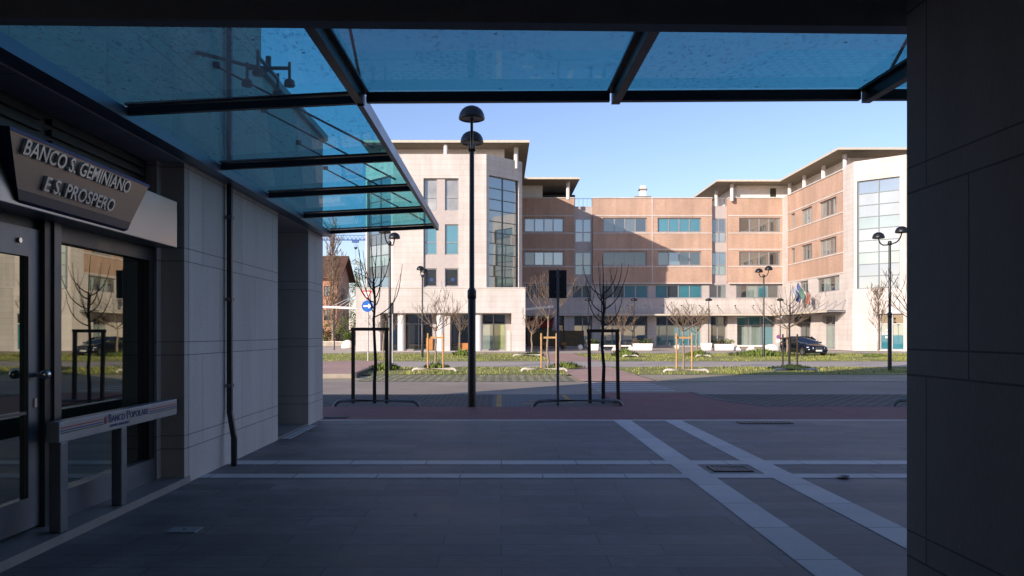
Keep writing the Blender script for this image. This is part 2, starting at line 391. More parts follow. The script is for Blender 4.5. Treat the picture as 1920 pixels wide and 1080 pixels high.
# upper floor flush with it, tall block to Y 11.08 and lower end
m.box(-8.4, XW, 4.62, 11.08, 3.42, 14.0, 'near_stone')
m.box(-8.4, XW, 11.08, 14.9, 3.42, 5.25, 'near_stone')
m.build('wing_wall', own)
m = MB(); m.prism([(-8.5, 11.08), (XW + .08, 11.08), (XW + .08, 14.98), (-8.5, 14.98)], 5.25, 5.36, 'sill_stone'); m.build('parapet_cap', own)
m = MB(); m.box(-30, -8.4, 4.6, 11, 0, 4.5, 'near_stone'); m.build('unseen_low_wing', own)  # unseen block, outline shaped to set the shadow edge on the road
m = MB()                                        # mass over the passage, above the ceiling; unseen heights shaped for the road shadow
m.box(-60, -17, -16, 4.6, 0, 7.0, 'near_stone'); m.box(-17, 50, -16, 4.6, 3.75, 13.0, 'near_stone'); m.build('upper_mass', own)
m = MB(); m.box(2.25, 12, -7, 4.38, 0, 3.75, 'pier_stone'); m.build('pier', own)
m = MB(); m.box(-17, -4.2, -7.2, 4.6, 0, 3.75, 'near_stone'); m.build('back_wall', own)
m = MB(); m.box(-17, -4.25, -60, -16.05, 0, 10, 'near_stone'); m.box(-17, -4.25, -16, -7.25, 0, 3.7, 'near_stone'); m.build('rear_sun_block', own)  # added out of view to keep sun from entering the open passage
m = MB(); zb0, zb1 = 3.185, 3.14
# lintel beam: slightly skew, underside seen as the dark line across the top
vs = [(-4.2, 4.50, 3.415), (2.6, 4.48, 3.343), (2.6, 4.60, 3.343), (-4.2, 4.61, 3.415)]
m.poly(vs + [(p[0], p[1], 3.75) for p in vs], [(3, 2, 1, 0), (0, 1, 5, 4), (2, 3, 7, 6)], 'dark_ceiling'); m.build('lintel_beam', own)
m = MB(); m.box(-4.2, 2.25, -7, 4.62, 3.55, 3.74, 'dark_ceiling'); m.build('arcade_soffit', own)
# bank front: recessed behind the wall plane
XB = -3.60
m = MB(); m.box(-4.2, XW + .015, 4.6, 8.52, 0, .07, 'sill_stone'); m.build('plinth_sill', own)
m = MB(); m.box(-4.2, XB - .02, 8.30, 8.52, .07, 3.42, 'pier_stone'); m.box(XB - .02, XW - .004, 8.40, 8.518, .07, 3.42, 'pier_stone'); m.build('return_jamb', own)
m = MB(); m.box(-4.2, -3.74, 4.6, 8.30, 2.99, 3.42, 'frame_dark')
for z in (3.05, 3.14, 3.23, 3.32): m.box(-3.74, -3.70, 4.7, 6.35, z, z + .05, 'frame_dark'); m.box(-3.74, -3.70, 6.5, 8.2, z, z + .05, 'frame_dark')
m.build('louvre_panel', own)
m = MB(); m.box(-4.2, -3.70, 4.6, 8.30, 2.50, 2.99, 'frame_dark'); m.build('transom', own)
m = MB(); m.box(-4.3, -4.2, 4.6, 8.3, 0, 2.5, 'reveal_grey'); m.build('bank_back_panel', own)
# shop window
wf = MB()
y0, y1 = 6.48, 8.28
for (a, c) in ((6.36, 6.46),): wf.box(-3.78, -3.60, a, c, .07, 2.50, 'alloy_dark')
wf.box(-3.76, -3.64, y0 - .02, y0 + .05, .07, 2.5, 'alloy'); wf.box(-3.76, -3.64, y1 - .12, y1, .30, 2.36, 'frame_dark')
wf.box(-3.76, -3.64, y0 + .05, y1, 2.36, 2.50, 'frame_dark'); wf.box(-3.76, -3.63, y0 + .05, y1, .07, .30, 'alloy')
wo = wf.build('shop_window', own)
g = MB(); g.box(-3.72, -3.70, y0 + .05, y1 - .12, .30, 2.36, 'shop_glass'); g.box(-3.699, -3.6985, y0 + .05, 7.35, .31, .80, 'shop_film'); gpane = g.build('pane', wo)
# glass door
df = MB(); yd0, yd1 = 5.2, 6.26
df.box(-3.74, -3.66, yd1 - .15, yd1, .09, 2.42, 'alloy'); df.box(-3.74, -3.66, yd0, yd0 + .13, .09, 2.42, 'alloy')
df.box(-3.74, -3.66, yd0 + .13, yd1 - .15, 2.20, 2.42, 'alloy'); df.box(-3.74, -3.66, yd0 + .13, yd1 - .15, .09, .33, 'alloy')
df.box(-3.74, -3.67, yd0 + .13, yd1 - .15, 0.975, 1.0, 'alloy_dark')
do = df.build('door', own)
g = MB(); g.box(-3.715, -3.695, yd0 + .13, yd1 - .15, .33, 2.20, 'shop_glass'); g.build('pane', do)
h = MB(); h.tube([(-3.66, 6.19, 1.28), (-3.60, 6.19, 1.28)], .018, 'bright_steel', 10)
h.lathe((-3.575, 6.19, 1.245), [(.0, 0), (.022, .004), (.036, .018), (.041, .037), (.036, .056), (.022, .07), (0, .074)], 'bright_steel', 14); h.build('knob', do)
h = MB(); h.obox((-3.655, 6.19, 1.06), (.006, 0, 0), (0, .016, 0), (0, 0, .035), 'bright_steel'); h.build('keyhole_plate', do)
h = MB(); h.tube([(-3.665, 5.98, 2.31), (-3.64, 5.98, 2.31)], .02, 'bright_steel', 10); h.build('door_spy', do)
m = MB(); m.box(-3.80, -3.62, 6.26, 6.36, .07, 2.50, 'frame_dark'); m.box(-3.78, -3.70, 4.6, 5.2, .07, 2.5, 'frame_dark'); m.box(-3.78, -3.68, 5.2, 6.26, 2.42, 2.50, 'frame_dark')
m.build('door_frame', own)
m = MB(); m.box(-3.74, -3.40, 4.6, 8.28, 2.50, 2.985, 'fascia_steel'); m.build('fascia', own, bevel=.008)
# niche floor and recessed pane
m = MB(); m.box(-4.15, XW - .01, 11.9, 13.78, 0, .03, 'sill_stone'); m.box(XW + .03, XW + .16, 11.95, 13.75, 0, .012, 'pale_paving'); m.build('threshold', own)
m = MB(); m.box(-4.145, -4.10, 11.95, 13.7, .03, 3.3, 'pane_dark'); m.build('niche_pane', own)

# downpipe
m = MB(); px, py = XW + .06, 9.62
m.box(px - .032, px + .032, py - .032, py + .032, .62, 3.42, 'dark_steel'); m.bar((px, py, .66), (px + .07, py - .05, .34), .064, .064, 'dark_steel', (0, 1, 0))
m.box(px + .038, px + .102, py - .082, py - .018, 0.0, .36, 'dark_steel')
dp = thing('downpipe', 'dark square rainwater downpipe kicking out at its foot on the stone wall', 'downpipe')
m.build('pipe', dp, bevel=.012)
m = MB()
for z in (.95, 2.0, 3.0): m.box(px - .04, px + .04, py - .04, py + .04, z, z + .04, 'alloy_dark')
m.build('bracket', dp)
m = MB(); m.box(px - .032, px + .032, py - .032, py + .032, 3.62, 12, 'pole_grey'); m.build('upper_pipe', dp)

# bank sign: hull-shaped box with trapezoid face
sg = thing('bank_sign', 'brown trapezoid bank sign with raised steel letters over the glass door', 'sign')
T0, T1, B0, B1 = Vector((-3.24, 5.20, 2.97)), Vector((-3.24, 7.27, 2.97)), Vector((-3.36, 5.48, 2.61)), Vector((-3.36, 7.16, 2.61))
m = MB(); m.face([T0, T1, B1, B0], 'sign_brown')
tb0, tb1 = Vector((-3.41, 5.20, 2.98)), Vector((-3.41, 7.27, 2.98))
lb0, lb1 = Vector((-3.41, 5.58, 2.515)), Vector((-3.41, 7.10, 2.515))
m.face([T1, tb1, lb1 + Vector((0, .03, .03)), B1], 'sign_blue'); m.face([T0, B0, lb0, tb0], 'sign_blue'); m.build('face', sg)
m = MB(); m.face([tb0, tb1, T1, T0], 'stripe_blue'); m.face([T0 + Vector((.002, 0, 0)), T1 + Vector((.002, 0, 0)), T1 + Vector((.002, -.003, -.022)), T0 + Vector((.002, .006, -.022))], 'stripe_blue'); m.build('top_edge', sg)
m = MB(); mid0, mid1 = Vector((-3.375, 5.52, 2.54)), Vector((-3.375, 7.135, 2.54))
m.face([B0, B1, mid1, mid0], 'sign_blue'); m.face([mid0, mid1, lb1, lb0], 'sign_blue'); m.build('keel', sg)
fn = (B0 - T0).cross(T1 - T0).normalized(); fn = fn if fn.x > 0 else -fn
ydir = (T0 - B0 - Vector((0, (T0 - B0).y, 0))).normalized(); xdir = Vector((0, 1, 0)); fn = xdir.cross(ydir)
def text(name, body, size, pos, xd, yd, mat, parent, ext=.008, sx=1.0, align='LEFT'):
    c = bpy.data.curves.new(name, 'FONT'); c.body = body; c.size = size; c.extrude = ext; c.offset = .0022 * size / .15 if mat == 'letter_steel' else 0; c.align_x = align; c.resolution_u = 3
    o = bpy.data.objects.new(name, c); zd = xd.cross(yd); M = Matrix((xd * sx, yd, zd)).transposed().to_4x4(); M.translation = Vector(pos)
    dg = None; COL.objects.link(o)
    bpy.context.view_layer.update()
    me = bpy.data.meshes.new_from_object(o.evaluated_get(bpy.context.evaluated_depsgraph_get()))
    bpy.data.objects.remove(o); me.transform(M); me.materials.clear(); me.materials.append(MATS[mat])
    q = bpy.data.objects.new(name, me); COL.objects.link(q); q.parent = parent
    if parent is not None and parent.type == 'EMPTY': q.location = -Vector(parent.location)
    return q
text('lettering', 'BANCO S. GEMINIANO', .150, Vector((0, 5.37, 0)) + Vector((-3.282, 0, 2.835)) + fn * .012, xdir, ydir, 'letter_steel', sg, .012, .99)
text('lettering', 'E S. PROSPERO', .150, Vector((0, 5.72, 0)) + Vector((-3.344, 0, 2.650)) + fn * .012, xdir, ydir, 'letter_steel', sg, .012, 1.05)

# guard rail with bank lettering
XR = -3.42
rl = thing('guard_rail', 'grey metal guard rail lettered in blue before the bank window', 'railing')
ya, yb = 6.02, 8.20
m = MB(); m.box(XR - .05, XR + .05, ya, yb, .765, .925, 'rail_alloy'); m.build('rail', rl, bevel=.006)
for yy in (6.05, 7.02):
    m = MB(); m.box(XR - .05, XR + .045, yy, yy + .10, .07, .765, 'alloy'); m.build('post', rl, bevel=.008)
xs = XR + .0535
for (u0, u1) in ((ya + .01, 6.68), (7.545, yb - .01)):
    m = MB()
    for z, c in ((.872, 'stripe_red'), (.850, 'stripe_blue'), (.832, 'stripe_green')):
        m.face([(xs, u0, z), (xs, u1, z), (xs, u1, z + .010), (xs, u0, z + .010)], c)
    m.build('stripe', rl)
up = Vector((0, 0, 1))
def fitted(body, size, y0, y1, z):
    c = bpy.data.curves.new('probe', 'FONT'); c.body = body; c.size = size; o = bpy.data.objects.new('probe', c); COL.objects.link(o); bpy.context.view_layer.update()
    wd = max(.01, o.dimensions.x); bpy.data.objects.remove(o)
    text('lettering', body, size, (xs, y0, z), xdir, up, 'letter_blue', rl, .001, (y1 - y0) / wd)
fitted('B', .105, 6.765, 6.815, .838); fitted('ANCO', .082, 6.825, 7.06, .838)
fitted('P', .105, 7.09, 7.145, .838); fitted('OPOLARE', .082, 7.155, 7.53, .838)
fitted('GRUPPO BANCARIO', .034, 6.79, 7.14, .795)
m = MB()
for k in range(3): m.face([(xs, 6.70 + .016 * k, .835), (xs, 6.71 + .016 * k, .835), (xs, 6.712 + .018 * k, .90 - .01 * abs(k - 1)), (xs, 6.70 + .016 * k, .90 - .01 * abs(k - 1))], ('letter_blue', 'stripe_red', 'stripe_red')[k])
m.build('emblem', rl)

# ------------------------------------------------------------------ glass canopy
cn = thing('glass_canopy', 'blue glass canopy on dark steel beams around the paved corner', 'canopy')
XO = -1.20
def ci(y): return Vector((XW + .02, y, 3.47))      # on the wall
def co(y): return Vector((XO, y, 3.60))            # outer edge
ybs = [6.75, 9.0, 10.85, 12.75, 14.75]
m = MB(); m.bar((XW + .10, 3.9, 3.475), (XW + .10, 14.85, 3.475), .17, .10, 'blue_steel'); m.build('wall_rail', cn)
for i, y in enumerate(ybs):
    m = MB(); a, c = ci(y), co(y)
    m.bar(a + Vector((.15, 0, .03)), c + Vector((0, 0, .0)), .05, .065, 'dark_steel'); m.bar(a + Vector((.15, 0, .085)), c + Vector((0, 0, .055)), .10, .02, 'dark_steel'); m.build('cross_beam', cn)
m = MB(); m.bar((XO, 6.72, 3.60), (XO, 14.82, 3.60), .05, .12, 'blue_steel'); m.build('edge_rail', cn)
for y0, y1 in zip([4.62] + ybs[:-1], ybs):
    m = MB(); e = .02; a0, a1, b0, b1 = ci(y0 + e), ci(y1 - e), co(y0 + e), co(y1 - e); d = Vector((0, 0, .10 - .035))
    vs = [p + d for p in (a0, a1, b1, b0)]; d2 = Vector((0, 0, .012))
    m.face(vs, 'canopy_glass'); m.build('glass_panel', cn)
# front run: bars along Y every ~2.1 m, front beam
def zf(y): return 3.555 + (y - 4.62) * (.045 / 2.13)
bars = [XO, .97, 3.08, 5.2, 7.3]
for x in bars:
    y1_ = 6.75 - (x - XO) * .018
    m = MB(); m.bar((x, 4.62, zf(4.62) - .0), (x, y1_, zf(6.75) - .0), .07, .10, 'dark_steel'); m.bar((x, 4.62, zf(4.62) + .055), (x, y1_, zf(6.75) + .055), .15, .02, 'dark_steel'); m.build('bar', cn)
fy = lambda x: 6.75 - (x - XO) * .018
for x0, x1 in zip(bars[:-1], bars[1:]):
    m = MB(); m.bar((x0 + .05, fy(x0), 3.618), (x1 - .05, fy(x1), 3.618), .06, .085, 'dark_steel'); m.build('front_beam', cn)
    m = MB(); m.face([(x0, 4.64, zf(4.64) + .07), (x1, 4.64, zf(4.64) + .07), (x1, fy(x1) + .04, zf(6.75) + .07), (x0, fy(x0) + .04, zf(6.75) + .07)], 'canopy_glass'); m.build('glass_panel', cn)
for i, y in enumerate(ybs[1:]):
    m = MB(); m.tube([(XW, y + .25, 4.75), (XO - .25, y, 3.72)], .013, 'dark_steel', 6); m.lathe((XW + .03, y + .25, 4.72), [(0, 0), (.05, 0), (.05, .06), (0, .06)], 'dark_steel', 8); m.build('tie_rod', cn)
for x in bars[:3]:
    m = MB(); m.tube([(x + .05, 4.62, 4.7), (x + .05, 6.4, zf(6.4) + .1)], .013, 'dark_steel', 6); m.build('tie_rod', cn)
# cluster of floodlights standing over the glass
fl = thing('floodlight_cluster', 'grey bracket with four round floodlights above the canopy glass', 'lamp')
m = MB(); c = Vector((-2.42, 8.2, 4.36)); m.tube([(XW, 8.75, 4.72), c + Vector((-.3, .2, .10)), c], [.025, .018, .018], 'pole_grey', 8)
m.tube([c + Vector((-.22, 0, 0)), c + Vector((.22, 0, 0))], .02, 'pole_grey', 8); m.tube([c + Vector((0, -.35, 0)), c + Vector((0, .35, 0))], .02, 'pole_grey', 8)
m.tube([c + Vector((0, 0, -.03)), c + Vector((0, 0, .12))], .03, 'pole_grey', 8); m.build('bracket', fl)
for d in ((-.22, 0), (.22, 0), (0, -.35), (0, .35)):
    m = MB(); q = c + Vector((d[0], d[1], 0)); m.tube([q + Vector((0, 0, .06)), q + Vector((0, 0, -.12))], .016, 'pole_grey', 8)
    m.lathe(q + Vector((0, 0, -.19)), [(0, 0), (.052, 0), (.058, .02), (.05, .06), (.02, .08), (0, .08)], 'black_metal', 14); m.build('lamp_head', fl)

# small things on the paving
def grate(name, cx, cyy, wx, wy, label, n):
    t = thing(name, label, 'drain', (cx, cyy, .004)); f = MB()
    f.box(cx - wx / 2, cx + wx / 2, cyy - wy / 2, cyy - wy / 2 + .03, .004, .012, 'grate_iron'); f.box(cx - wx / 2, cx + wx / 2, cyy + wy / 2 - .03, cyy + wy / 2, .004, .012, 'grate_iron')
    f.box(cx - wx / 2, cx - wx / 2 + .03, cyy - wy / 2, cyy + wy / 2, .005, .013, 'grate_iron'); f.box(cx + wx / 2 - .03, cx + wx / 2, cyy - wy / 2, cyy + wy / 2, .005, .013, 'grate_iron'); f.build('frame', t)
    f = MB(); f.face([(cx - wx / 2, cyy - wy / 2, .0055), (cx + wx / 2, cyy - wy / 2, .0055), (cx + wx / 2, cyy + wy / 2, .0055), (cx - wx / 2, cyy + wy / 2, .0055)], 'black_metal')
    for k in range(n):
        x = cx - wx / 2 + wx * (k + .5) / n; f.box(x - wx / n * .28, x + wx / n * .28, cyy - wy / 2 + .03, cyy + wy / 2 - .03, .0056, .011, 'grate_iron')
    f.build('grating', t); return t
grate('drain_grate', 2.70, 9.33, .46, .36, 'black slotted drain grate set where the pale stripes cross', 8)
grate('drain_grate', 4.72, 14.15, .95, .28, 'flat dark slot grate near the kerb line right of the stripes', 12)
q = G(630, 782); grate('drain_grate', q.x + .02, 15.15, .42, .3, 'dark drain grate in the red pavement by the wall corner', 8)
cv = thing('access_cover', 'pale grey metal access cover in the dark paving near the bank door', 'cover', (-2.58, 6.42, 0))
m = MB(); m.box(-2.70, -2.46, 6.34, 6.51, .001, .009, 'cover_pale'); m.build('plate', cv)
m = MB(); m.lathe((-2.58, 6.43, .009), [(0, .003), (.014, .003), (.016, 0)], 'black_metal', 10); m.build('lifting_hole', cv)
def litter(cx, cyy, s, mat, label, seed):
    rnd = random.Random(seed); m = MB(); pts = [(cx + s * math.cos(a * .7) * rnd.uniform(.5, 1), cyy + s * math.sin(a * .7) * rnd.uniform(.5, 1), .006 + rnd.uniform(0, s * .35)) for a in range(9)]
    for k in range(9): m.face([pts[k], pts[(k + 1) % 9], (cx, cyy, .008 + s * .3)], mat)
    tag(m.build('litter'), label, 'litter')
q = G(1582, 897); litter(q.x, q.y, .10, 'sign_back', 'crumpled dark scrap of litter on the paving near the pier', 3)
q = G(780, 966); litter(q.x, q.y, .022, 'sign_back', 'tiny black speck of litter alone on the middle paving', 4)
q = G(1282, 818); litter(q.x, q.y, .025, 'pink_litter', 'tiny pale scrap of litter between the two long pale stripes', 5)

# ------------------------------------------------------------------ street furniture in the shade
LAMPS = 'black twin-headed street lamps'
def twin_lamp(loc, rz, label):
    t = thing('street_lamp', label, 'street lamp', loc, LAMPS); p = Vector(loc)
    m = MB(); m.tube([p, p + Vector((0, 0, 2.5)), p + Vector((0, 0, 2.56)), p + Vector((0, 0, 5.7))], [.088, .086, .058, .052], 'black_metal', 14)
    m.lathe(p + Vector((0, 0, 2.38)), [(.088, 0), (.1, .02), (.1, .18), (.06, .24)], 'black_metal', 14)
    m.lathe(p + Vector((0, 0, 5.62)), [(.053, 0), (.085, .02), (.085, .16), (.05, .2), (0, .2)], 'black_metal', 14); m.build('post', t)
    d = Vector((math.cos(rz), math.sin(rz), 0))
    for s in (-1, 1):
        m = MB(); pts = []
        for k in range(9):
            a = -math.pi / 2 + math.pi / 2 * k / 8
            pts.append(p + d * s * (.42 + .60 * math.cos(a)) + Vector((0, 0, 5.68 + .52 * (1 + math.sin(a)) * .85)))
        pts = [p + Vector((0, 0, 5.72)), p + d * s * .2 + Vector((0, 0, 5.66))] + pts
        m.tube(pts, .03, 'black_metal', 8); ar = m.build('arm', t)
        c = pts[-1]; m = MB()
        prof = [(.265, 0), (.272, .02), (.268, .05), (.25, .12), (.21, .19), (.15, .24), (.08, .27), (0, .28)]
        m.lathe(c + Vector((0, 0, -.06)), prof, 'black_metal', 24); m.lathe(c + Vector((0, 0, -.06)), [(.268, 0), (.24, -.012), (.22, .01)], 'black_metal', 24); hd = m.build('lamp_head', t)
        m = MB(); m.lathe(c + Vector((0, 0, -.062)), [(.222, .012), (.12, .03), (0, .035)], 'grey_panel', 20); m.build('diffuser', hd)
    return t
lm = twin_lamp((-.65, 17.4, -.01), 0, 'tallest black twin lamp, its thick post in the middle of the view')
lm.rotation_euler.z = R(92)
copy_thing(lm, (17.42, 35.4, -.05), 'black twin lamp on the grass verge by the dark right pier', R(-89))
copy_thing(lm, (18.45, 55.5, -.05), 'black twin lamp standing left of the parked dark car', R(-90))
copy_thing(lm, (-5.55, 55.5, -.05), 'black twin lamp in front of the round white columns of the left tower', R(88))
copy_thing(lm, (-5.02, 35.5, -.05), 'dark twin lamp just right of the blue arrow sign, head under the canopy edge', R(86))
def short_lamp(loc, label):
    t = thing('path_lamp', label, 'street lamp', loc, 'slim path lamps before the brick facade'); p = Vector(loc)
    m = MB(); m.tube([p, p + Vector((0, 0, 2.3)), p + Vector((0, 0, 5.0))], [.07, .05, .045], 'black_metal', 8); m.build('post', t)
    m = MB(); m.lathe(p + Vector((0, 0, 4.98)), [(.05, 0), (.36, .04), (.34, .16), (.2, .27), (0, .31)], 'black_metal', 16); m.build('lamp_head', t); return t
sl = short_lamp(((1103 - CX) * .055, F * .055, 0), 'slim path lamp nearest the brown cafe screens')
for x, l in ((1189, 'slim path lamp before the teal shopfront with planters'), (1329, 'slim path lamp at the right end of the shaded facade'), (1463, 'slim path lamp behind the parked dark car')):
    copy_thing(sl, ((x - CX) * .055, F * .055, 0), l)

# sign seen from behind
p = Vector(((1046 - CX) * .0123, 18.2, -.06))
t = thing('road_sign', 'black back of a rectangular road sign on a grey pole', 'road sign', p)
m = MB(); m.tube([p, p + Vector((0, 0, 3.15))], .033, 'pole_grey', 10); m.build('pole', t)
m = MB(); m.obox(p + Vector((0, .05, 2.81)), (.205, 0, 0), (0, .008, 0), (0, 0, .325), 'sign_back'); m.build('sign_panel', t, bevel=.006)
m = MB()
for z in (2.62, 3.0): m.obox(p + Vector((0, .005, z)), (.06, 0, 0), (0, .04, 0), (0, 0, .018), 'pole_grey')
m.build('clamp', t)
# give way + arrow
p = G(690, 679); p.z = 0
t = thing('road_sign', 'white pole with red-rimmed give-way triangle over a blue arrow disc', 'road sign', p)
k = p.y / F
m = MB(); m.tube([p, (p.x, p.y, W(0, 543, k).z)], .04, 'pole_pale', 10); m.build('pole', t)
zt = W(0, 551, k).z; m = MB()
def tri(cx, cz, s, y, mat): m.face([(cx - s, y, cz + s * .577), (cx, y, cz - s * 1.155), (cx + s, y, cz + s * .577)], mat)
tri(p.x - .05, zt, .31, p.y - .050, 'sign_red'); tri(p.x - .05, zt, .205, p.y - .054, 'sign_white')
m.prism([(p.x - .35, p.y - .048), (p.x + .25, p.y - .048), (p.x + .25, p.y - .04), (p.x - .35, p.y - .04)], zt + .14, zt + .175, 'sign_red'); m.build('warning_panel', t)
zt = W(0, 574, k).z; m = MB(); cx = p.x - .02
m.face([(cx + .33 * math.cos(a * R(12)), p.y - .05, zt + .33 * math.sin(a * R(12))) for a in range(30)], 'sign_sky')
m.face([(cx + q[0], p.y - .054, zt + q[1]) for q in ((-.24, -.045), (.05, -.045), (.03, -.15), (.26, 0), (.03, .15), (.05, .045), (-.24, .045))], 'sign_white'); m.build('direction_disc', t)
p = G(736, 681); t = thing('road_sign', 'thin pole with its narrow sign plate seen edge-on beside the lamp', 'road sign', p)
m = MB(); m.tube([p, p + Vector((0, 0, 3.3))], .035, 'pole_pale', 8); m.build('pole', t)
m = MB(); m.obox(p + Vector((-.02, -.05, 3.0)), (.02, .05, 0), (.1, -.3, 0), (0, 0, .3), 'sign_back'); m.build('sign_panel', t)
# small no-parking sign by the car
p = W(1459, 640, .0455); t = thing('road_sign', 'small round blue and red no-parking sign behind the dark car', 'road sign', (p.x, p.y, 0))
m = MB(); m.tube([(p.x, p.y, 0), (p.x, p.y, 1.5)], .03, 'pole_pale', 8); m.build('pole', t)
m = MB()
for rr, c, dy in ((.17, 'sign_red', .04), (.13, 'sign_sky', .045)): m.face([(p.x + rr * math.cos(a * R(18)), p.y - dy, 1.35 + rr * math.sin(a * R(18))) for a in range(20)], c)
m.bar((p.x - .1, p.y - .05, 1.45), (p.x + .1, p.y - .05, 1.25), .004, .04, 'sign_red', (0, 0, 1)); m.build('disc', t)
m = MB(); m.obox((p.x, p.y - .035, 1.0), (.17, 0, 0), (0, .004, 0), (0, 0, .13), 'sign_white'); m.build('plate', t)

# tree-pit rails
def pit_rail(x0, x1, y, label, mat='rail_grey', h=.10, r=.042, name='tree_pit_rail', grp='low rails around the tree pits', zb=-.06):
    m = MB(); pts = [(x0, y, zb), (x0 + .02, y, zb + (h - zb) * .45), (x0 + .07, y, zb + (h - zb) * .8), (x0 + .15, y, h * .97), (x0 + .25, y, h), (x1 - .25, y, h), (x1 - .15, y, h * .97), (x1 - .07, y, zb + (h - zb) * .8), (x1 - .02, y, zb + (h - zb) * .45), (x1, y, zb)]
    m.tube(pts, r, mat, 8); o = m.build(name); return tag(o, label, 'rail', grp)
pit_rail(-3.75, -1.85, 17.72, 'dark tube rail at the foot of the guarded tree beside the wall')
pit_rail(.72, 2.72, 17.72, 'dark tube rail at the foot of the guarded tree right of the sign pole')
pit_rail(8.9, 10.9, 17.9, 'dark tube rail end beside the right pier')
sheet('tree_pit', rect(-3.9, -1.9, 17.42, 19.0), -.05, 'gravel_bed'); sheet('tree_pit', rect(.75, 2.85, 17.42, 19.0), -.05, 'gravel_bed')
TUBES = 'pale concrete wheel stops on the far verge'
for (x0, x1, y, l) in ((774, 855, 696, 'pale wheel stop in front of the three stakes left of the tall lamp'), (978, 1063, 696, 'pale wheel stop before the stakes right of the tall lamp'),
                       (1245, 1328, 698, 'pale wheel stop before the stakes in front of the teal shopfront'), (1452, 1532, 697, 'pale wheel stop in front of the dark guarded tree by the car'),
                       (963, 1016, 668, 'far pale wheel stop before the cafe tree'), (1305, 1332, 669, 'far pale wheel stop before the white ball'), (1168, 1196, 669, 'far pale wheel stop beside the shrub below the planter')):
    a, c = G(x0, y), G(x1, y); pit_rail(a.x, c.x, a.y, l, 'tube_pale', .11, .055, 'wheel_stop', TUBES, 0)

# ------------------------------------------------------------------ trees
def branch_tree(seed, H, crown0, kind, r0):
    """returns trunk and crown meshes around the origin"""
    rnd = random.Random(seed); tr = MB(); cr = MB()
    tm, cm = ('bark_dark', 'twig_dark') if kind in ('cand',) else ('bark_pale', 'twig_brown')
    wob = lambda s: Vector((rnd.uniform(-s, s), rnd.uniform(-s, s), 0))
    pts = [Vector((0, 0, -.05))]; n = 7
    for i in range(1, n): pts.append(Vector((0, 0, H * (.9 if kind != 'slim' else .98) * crown0 * i / (n - 1) if kind == 'vase' else (H * crown0 * 1.25 * i / (n - 1)))) + wob(.03))
    tr.tube(pts, [r0 * (1 - .45 * i / (n - 1)) for i in range(n)], tm, 8); top = pts[-1]
    def twig(p, d, L, r, lvl, upb):
        k = 4; q = [p]; dd = d.copy()
        for i in range(k):
            dd = (dd + Vector((rnd.uniform(-.16, .16), rnd.uniform(-.16, .16), upb))).normalized(); q.append(q[-1] + dd * L / k)
        cr.tube(q, [max({'poplar': .024, 'slim': .012, 'vase': .0065}.get(kind, .004), r * (1 - .7 * i / k)) for i in range(k + 1)], cm, 5 if lvl == 0 else 4, False)
        if lvl < (3 if kind == 'vase' else 2 if kind != 'cand' else 1):
            for j in range((rnd.randint(3, 4) if lvl < 2 else rnd.randint(0, 2)) if kind != 'cand' else rnd.randint(0, 2)):
                b = q[rnd.randint(1, k)]; sd = Vector((rnd.uniform(-1, 1), rnd.uniform(-1, 1), rnd.uniform(.1, .9))).normalized()
                twig(b, (dd * .6 + sd * .75).normalized(), L * rnd.uniform(.4, .65), r * .5, lvl + 1, upb)
    if kind == 'cand':
        for i in range(11):
            a = i * 2.4 + rnd.uniform(-.4, .4); z = pts[-1].z * (.70 + .30 * i / 10.0); out = rnd.uniform(.7, 1.25)
            d = Vector((math.cos(a), math.sin(a), .1)); L = H * rnd.uniform(.22, .40) * (1.15 - .35 * i / 10)
            k = 8; q = [Vector((0, 0, z))]; dd = d.normalized()
            for j in range(k):
                dd = (dd + Vector((rnd.uniform(-.12, .12), rnd.uniform(-.12, .12), .34 / out))).normalized(); q.append(q[-1] + dd * L / k)
            cr.tube(q, [max(.004, .016 * (1 - .7 * j / k)) for j in range(k + 1)], cm, 5, False)
            if i % 2 == 0: twig(q[3], (dd + Vector((rnd.uniform(-.6, .6), rnd.uniform(-.6, .6), .3))).normalized(), L * .5, .008, 1, .15)
        twig(top, Vector((0, 0, 1)), H * .26, .016, 1, .1)
    elif kind == 'vase':
        for i in range(7):
            a = i * 2.4 + rnd.uniform(-.3, .3); el = rnd.uniform(.35, 1.3)
            twig(top - Vector((0, 0, rnd.uniform(0, .25))), Vector((math.cos(a), math.sin(a), el)).normalized(), H * (1 - crown0) * rnd.uniform(.55, .8), r0 * .38, 0, .08)
    elif kind == 'slim':
        for i in range(26):
            a = i * 2.4; z = H * (.25 + .7 * i / 26)
            twig(Vector((0, 0, min(z, top.z))), Vector((math.cos(a), math.sin(a), 1.5)).normalized(), H * .2 * (1.15 - .6 * i / 26), r0 * .25, 0, .1)
    elif kind == 'poplar':
        for i in range(64):
            a = i * 2.4; z = H * (.06 + .92 * i / 64)
            twig(Vector((0, 0, min(z, top.z))), Vector((math.cos(a), math.sin(a), 2.0)).normalized(), H * .16 * (1.2 - .5 * i / 64), r0 * .2, 0, .12)
    return tr, cr
def leaves(mb, c, rad, n, size, mat, rnd):
    for _ in range(n):
        d = Vector((rnd.gauss(0, 1), rnd.gauss(0, 1), rnd.gauss(0, 1))).normalized() * rad * rnd.random() ** .4
        p = Vector(c) + d; a = Vector((rnd.uniform(-1, 1), rnd.uniform(-1, 1), rnd.uniform(-1, 1))).normalized(); b_ = a.orthogonal().normalized()
        s = size * rnd.uniform(.6, 1.3); mb.face([p - a * s, p + b_ * s * .5, p + a * s, p - b_ * s * .5], mat)
